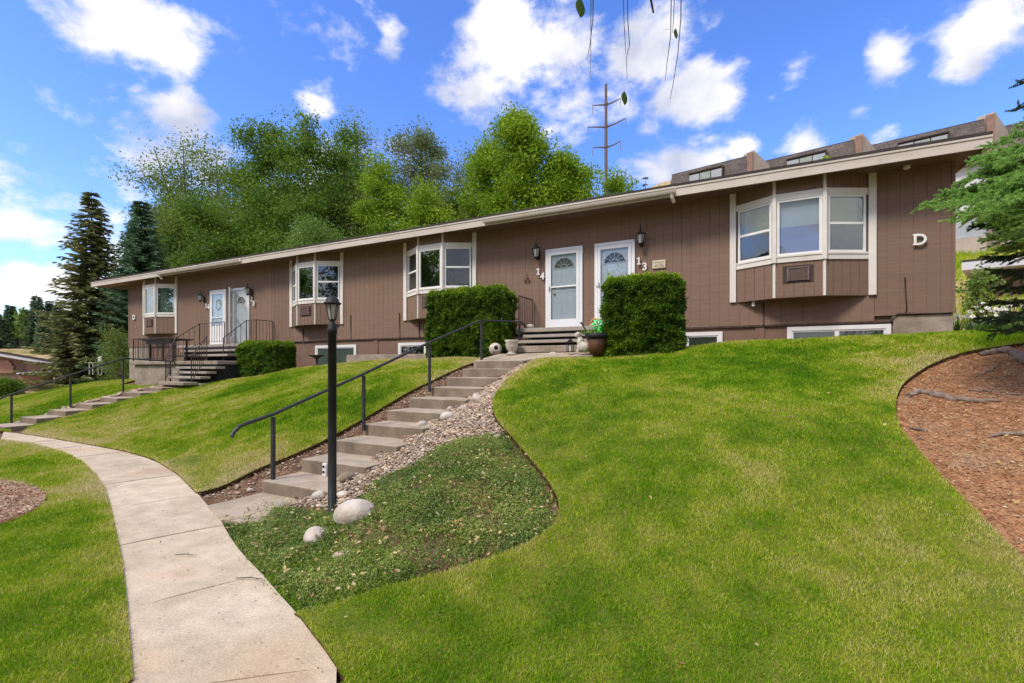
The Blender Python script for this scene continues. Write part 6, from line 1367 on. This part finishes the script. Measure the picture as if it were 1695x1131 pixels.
# near spruce at the right edge --------------------------------------------
def near_spruce():
    r = np.random.default_rng(71); bx_, by_ = W2((1885 - CX) / FPX * 5.9, 5.9); zb = h1(bx_, by_); t = thing('spruce_tree', 'spruce reaching in from the right with bright new tips and dark lower boughs', 'tree', (bx_, by_, zb)); g = MB(); g.tube([(bx_, by_, zb - .2), (bx_, by_, zb + 3), (bx_, by_, zb + 8)], [.20, .15, .03], 14); g.build('trunk', M['darkbark'], t, smooth=True)
    segs = {'bright': [], 'spruce': []}; wood = MB()
    def bough(z0, tip, key, droop, wid, n_t):
        p0 = np.array([bx_, by_, z0]); p1 = np.array(tip); m = 12; ax = []
        for i in range(m + 1): s = i / m; ax.append(p0 + (p1 - p0) * s + np.array([0, 0, droop * math.sin(math.pi * s)]))
        ax = np.array(ax); L_ = np.linalg.norm(p1 - p0); wood.tube([tuple(a) for a in ax], list(np.linspace(.03, .005, m + 1)), 5)
        dirh = (p1 - p0); dirh[2] = 0; dirh /= np.linalg.norm(dirh); sd_ = np.array([-dirh[1], dirh[0], 0])
        for k in range(n_t):
            s = .12 + .88 * (k + r.uniform(0, 1)) / n_t; i = min(int(s * m), m - 1); b0 = ax[i] + (ax[i + 1] - ax[i]) * (s * m - i); side = 1 if k % 2 else -1; lt = wid * (1.15 - s) ** .7 * r.uniform(.5, 1.1) + .05
            d = dirh * r.uniform(.6, 1.1) + sd_ * side * r.uniform(.5, 1.1) + np.array([0, 0, r.uniform(-.65, .35)]); d /= np.linalg.norm(d); e = b0 + d * lt + np.array([0, 0, -.10 * lt]); segs[key].append((b0, e)); wood.tube([tuple(b0), tuple(e)], [.006, .002], 3, cap=False)
            ns = max(2, int(lt / .034))
            for j in range(ns):
                q = (j + .7) / (ns + .5); c0 = b0 + (e - b0) * q; sg = 1 if j % 2 else -1; dd = d + np.cross(d, np.array([0, 0, 1.])) * sg * r.uniform(.6, 1.1) + np.array([0, 0, r.uniform(-.7, .6)]); dd /= np.linalg.norm(dd); segs[key].append((c0, c0 + dd * r.uniform(.05, .11) * (1.2 - .4 * q)))
        segs[key].append((ax[-3], ax[-1])); segs[key].append((ax[-1], ax[-1] + (ax[-1] - ax[-2]) / np.linalg.norm(ax[-1] - ax[-2]) * .06))
    def tipat(px, py, Z): return atZ(px, py, Z)
    for (px, py, Z, zs, key, dr, wd, nt_) in ((1530, 338, 5.0, 3.9, 'bright', -.05, .30, 60), (1560, 322, 5.3, 3.95, 'bright', .0, .34, 60), (1590, 352, 4.7, 3.7, 'bright', -.05, .34, 60), (1600, 296, 5.2, 4.25, 'bright', .05, .36, 60), (1615, 262, 5.1, 4.5, 'bright', .0, .32, 56), (1645, 240, 5.3, 4.8, 'bright', .05, .28, 46), (1640, 395, 4.8, 3.4, 'bright', -.1, .30, 46), (1618, 372, 5.4, 3.6, 'spruce', -.1, .30, 46),
                                             (1650, 330, 4.3, 3.8, 'bright', .0, .36, 60), (1670, 290, 4.4, 4.1, 'bright', .0, .34, 56), (1600, 325, 5.9, 4.0, 'spruce', .0, .34, 50), (1680, 380, 4.4, 3.4, 'bright', -.05, .3, 40), (1655, 300, 6.2, 4.3, 'spruce', .0, .36, 50),
                                             (1630, 425, 5.5, 3.2, 'spruce', -.08, .22, 34), (1642, 447, 5.2, 3.0, 'spruce', -.1, .22, 34), (1650, 476, 5.3, 2.8, 'spruce', -.1, .22, 34), (1638, 500, 5.4, 2.65, 'spruce', -.1, .22, 34), (1620, 527, 5.5, 2.45, 'spruce', -.1, .25, 36), (1640, 548, 5.2, 2.35, 'spruce', -.08, .22, 30), (1665, 520, 4.9, 2.5, 'spruce', -.06, .24, 30), (1668, 455, 5.0, 2.95, 'spruce', -.06, .22, 26),
                                             (1625, 345, 4.9, 3.9, 'bright', -.05, .36, 60), (1655, 368, 4.6, 3.6, 'bright', -.05, .34, 60), (1640, 310, 4.9, 4.2, 'bright', .0, .36, 60), (1665, 410, 5.0, 3.3, 'bright', -.05, .3, 44), (1675, 265, 4.8, 4.5, 'bright', .0, .3, 44),
                                             (1678, 182, 5.0, 5.2, 'spruce', .0, .16, 20), (1683, 142, 5.2, 5.6, 'spruce', .0, .12, 16), (1700, 205, 4.9, 5.1, 'bright', .0, .2, 24)):
        bough(zs, tipat(px, py, Z), key, dr, wd, int(nt_ * 1.3)); bough(zs + r.uniform(-.15, .15), tipat(px + r.uniform(18, 45), py + r.uniform(-22, 22), Z + r.uniform(-.3, .3)), key, dr, wd, int(nt_ * 1.2)) if px < 1690 and py < 420 and py > 230 else None
    wood.build('boughs', M['darkbark'], t, kind='stuff')
    for key in segs:
        S = np.array(segs[key]); a = S[:, 0]; b = S[:, 1]; Ls = np.linalg.norm(b - a, axis=1); cnt = np.maximum(16, (Ls * 800).astype(int)); idx = np.repeat(np.arange(len(S)), cnt); n = len(idx); s = r.uniform(0, 1, n); ax = (b - a)[idx] / Ls[idx][:, None]; p = a[idx] + (b - a)[idx] * s[:, None]
        v = np.cross(ax, rdir(n, r)); v /= np.linalg.norm(v, axis=1, keepdims=True) + 1e-9; d = v * .85 + ax * .75; d /= np.linalg.norm(d, axis=1, keepdims=True); L_ = r.uniform(.018, .027, n)[:, None]; w_ = np.cross(d, rdir(n, r)); w_ /= np.linalg.norm(w_, axis=1, keepdims=True) + 1e-9
        V = np.stack([p - w_ * .0029, p + w_ * .0029, p + d * L_], 1); newg = np.clip((Ls[idx] < .16) * .50 + s * .45, 0, 1) * (1 if key == 'bright' else .35); tint = np.clip(newg + r.normal(.05, .12, n) + r.uniform(0, .3, len(S))[idx], 0, 1)
        link('needles', np_mesh('needles', V.reshape(-1, 3), np.arange(n * 3).reshape(n, 3), LM['bright'] if key == 'bright' else LM['spruce'], attr=np.repeat(tint, 3)), t, kind='stuff'); print('needles', key, n)
near_spruce()

# birch limb overhead ---------------------------------------------------------
def birch():
    r = np.random.default_rng(81); x0, y0 = W2(-.9, -2.6); z0 = h1(x0, y0); t = thing('birch_tree', 'birch overhead whose thin hanging twigs dip into the sky at the top', 'tree', (x0, y0, z0)); g = MB(); g.tube([(x0, y0, z0 - .2), (x0, y0 + .05, z0 + 3), (x0 + .1, y0, z0 + 8)], [.13, .10, .03], 12); g.build('trunk', M['bark'], t, smooth=True)
    Zb = 2.3; g = MB(); q = [(x0, y0, z0 + 3.2), (*W2(-.3, -.5), 4.0), (*W2(.3, 1.4), 4.15), (*W2(.55, 2.3), 4.0), (*W2(.9, 3.0), 3.8)]; g.tube(q, [.05, .04, .025, .015, .006], 8); g.build('limb', M['bark'], t, smooth=True)
    for (px, pts, lv) in ((1040, [(1038, -60), (1039, 30), (1042, 75), (1037, 95), (1038, 130)], [(1034, 163, 12, 0), (1043, 167, 12, 1), (1042, 135, 5, 2)]), (982, [(984, -60), (981, 35), (977, 70), (972, 98)], []), (979, [(978, -50), (978, 60), (977, 130)], []), (1127, [(1128, -60), (1127, 30), (1122, 90), (1114, 140), (1109, 165)], [(1119, 56, 9, 0), (1103, 49, 7, 2)]), (1110, [(1112, -60), (1110, 60), (1104, 105), (1101, 135)], []),
                          (1116, [(1118, -60), (1115, 30), (1113, 55)], []), (965, [(967, -70), (968, -10)], [(961, 13, 17, 0), (981, 8, 16, 1)]), (1031, [(1030, -60), (1033, 40), (1036, 90)], [])):
        P_ = [atZ(a, b, Zb + (px % 7) * .04) for a, b in pts]; top = min(q[2:4], key=lambda c: abs(c[0] - P_[0][0])); P_ = [(P_[0][0] * .7 + q[3][0] * .3, P_[0][1] * .7 + q[3][1] * .3, 4.02)] + P_
        g = MB(); g.tube(P_, list(np.linspace(.0035, .0012, len(P_))), 5); tw = g.build('twig', M['darkbark'], t)
        for (lx_, ly_, s, kd) in lv:
            Zl = Zb + (px % 7) * .04; s_ = s / FPX * Zl; c = np.array(atZ(lx_, ly_, Zl)); rt3 = np.array([*RT, 0]); up = np.array([0, 0, 1.]); fw3 = np.array([*FW, 0])
            ax = {0: up, 1: up, 2: rt3 * .9 + up * .2}[kd]; sdv = {0: rt3 * .55 + fw3 * .4, 1: rt3 * .12 + fw3 * .6, 2: up * .35 + fw3 * .5}[kd]; out = []
            n = 9; mb = MB()
            for sgn in (1, -1):
                for i in range(n): f = i / (n - 1); w_ = math.sin(math.pi * f ** .85) * .95; out.append((f, w_ * sgn))
            rows = []
            for i in range(n):
                f = i / (n - 1); w_ = math.sin(math.pi * f ** .85) * .95; base = c + ax * s_ * (1 - 2 * f) + fw3 * .05 * s_ * math.sin(3 * f)
                mb.v += [tuple(base - sdv * s_ * w_ + fw3 * .12 * s_ * w_), tuple(base), tuple(base + sdv * s_ * w_ + fw3 * .12 * s_ * w_)]
            for i in range(n - 1):
                for k in range(2): a = i * 3 + k; mb.f.append((a, a + 1, a + 4, a + 3)); mb.m.append(0)
            me = mb.mesh('leaf', LM['birch'], True); at = me.attributes.new('tint', 'FLOAT', 'POINT'); at.data.foreach_set('value', np.full(len(mb.v), .4, dtype=np.float32)); link('leaf', me, tw)
birch()
# pale chair on the terrace beyond the lawn, and a wood pile at the house corner
x, y = bp(148, 33); z = zat(611, 33); t = thing('garden_chair', 'pale garden chair standing beyond the lawn before the spruces', 'chair', (x, y, z))
for a, b in ((0, 0), (.5, 0), (.5, .5), (0, .5)): g = MB(); g.box(x + a - .02, x + a + .02, y + b - .02, y + b + .02, z - .4, z + (.9 if b else .42)); g.build('leg', M['white_wall'], t)
g = MB(); g.box(x - .03, x + .53, y - .03, y + .53, z + .42, z + .46); g.build('seat', M['white_wall'], t); g = MB(); g.box(x - .0, x + .5, y + .48, y + .52, z + .55, z + .9); g.build('backrest', M['white_wall'], t)

# trees on the other side of the path, behind the photographer: they show only in the window glass
for i, (x, y, hh, hw, kd) in enumerate(((-46, -13, 14, 5, 'decid'), (-38, -15, 15, 5, 'spruce'), (-30, -14, 13, 4.2, 'decid'), (-22, -17, 15, 4.5, 'spruce'), (-15, -15, 12, 4.5, 'decid'), (-8, -18, 16, 4.2, 'spruce'), (-2.5, -17, 13, 4.5, 'decid'), (11, -16, 13, 4.5, 'spruce'), (18, -14, 12, 4.5, 'decid'))):
    lab = ['leafy tree behind the camera at the very far left', 'broad spruce behind the camera next to the far left leafy one', 'broad leafy tree behind the camera, far left of the row', 'second tree behind the camera, a dark spruce', 'third tree behind the camera, leafy', 'tallest spruce behind the camera', 'leafy tree behind the camera nearest the path', 'spruce behind the camera to the right', 'leafy tree behind the camera, far right of the row'][i]
    Zr = 20.0; zb = h1(x, y); top = HY - (zb + hh - EYE) / Zr * FPX; hwp = hw / Zr * FPX
    if kd == 'decid': decid(lab, 0, top, hwp, Zr, 'mid', 300 + i, 5000, .30, .9, .1, base=(x, y), group=None)
    else: conifer(lab, 0, top, hwp, Zr, 'spruce', 300 + i, base=(x, y), lev=24, per=8, spray=.7)
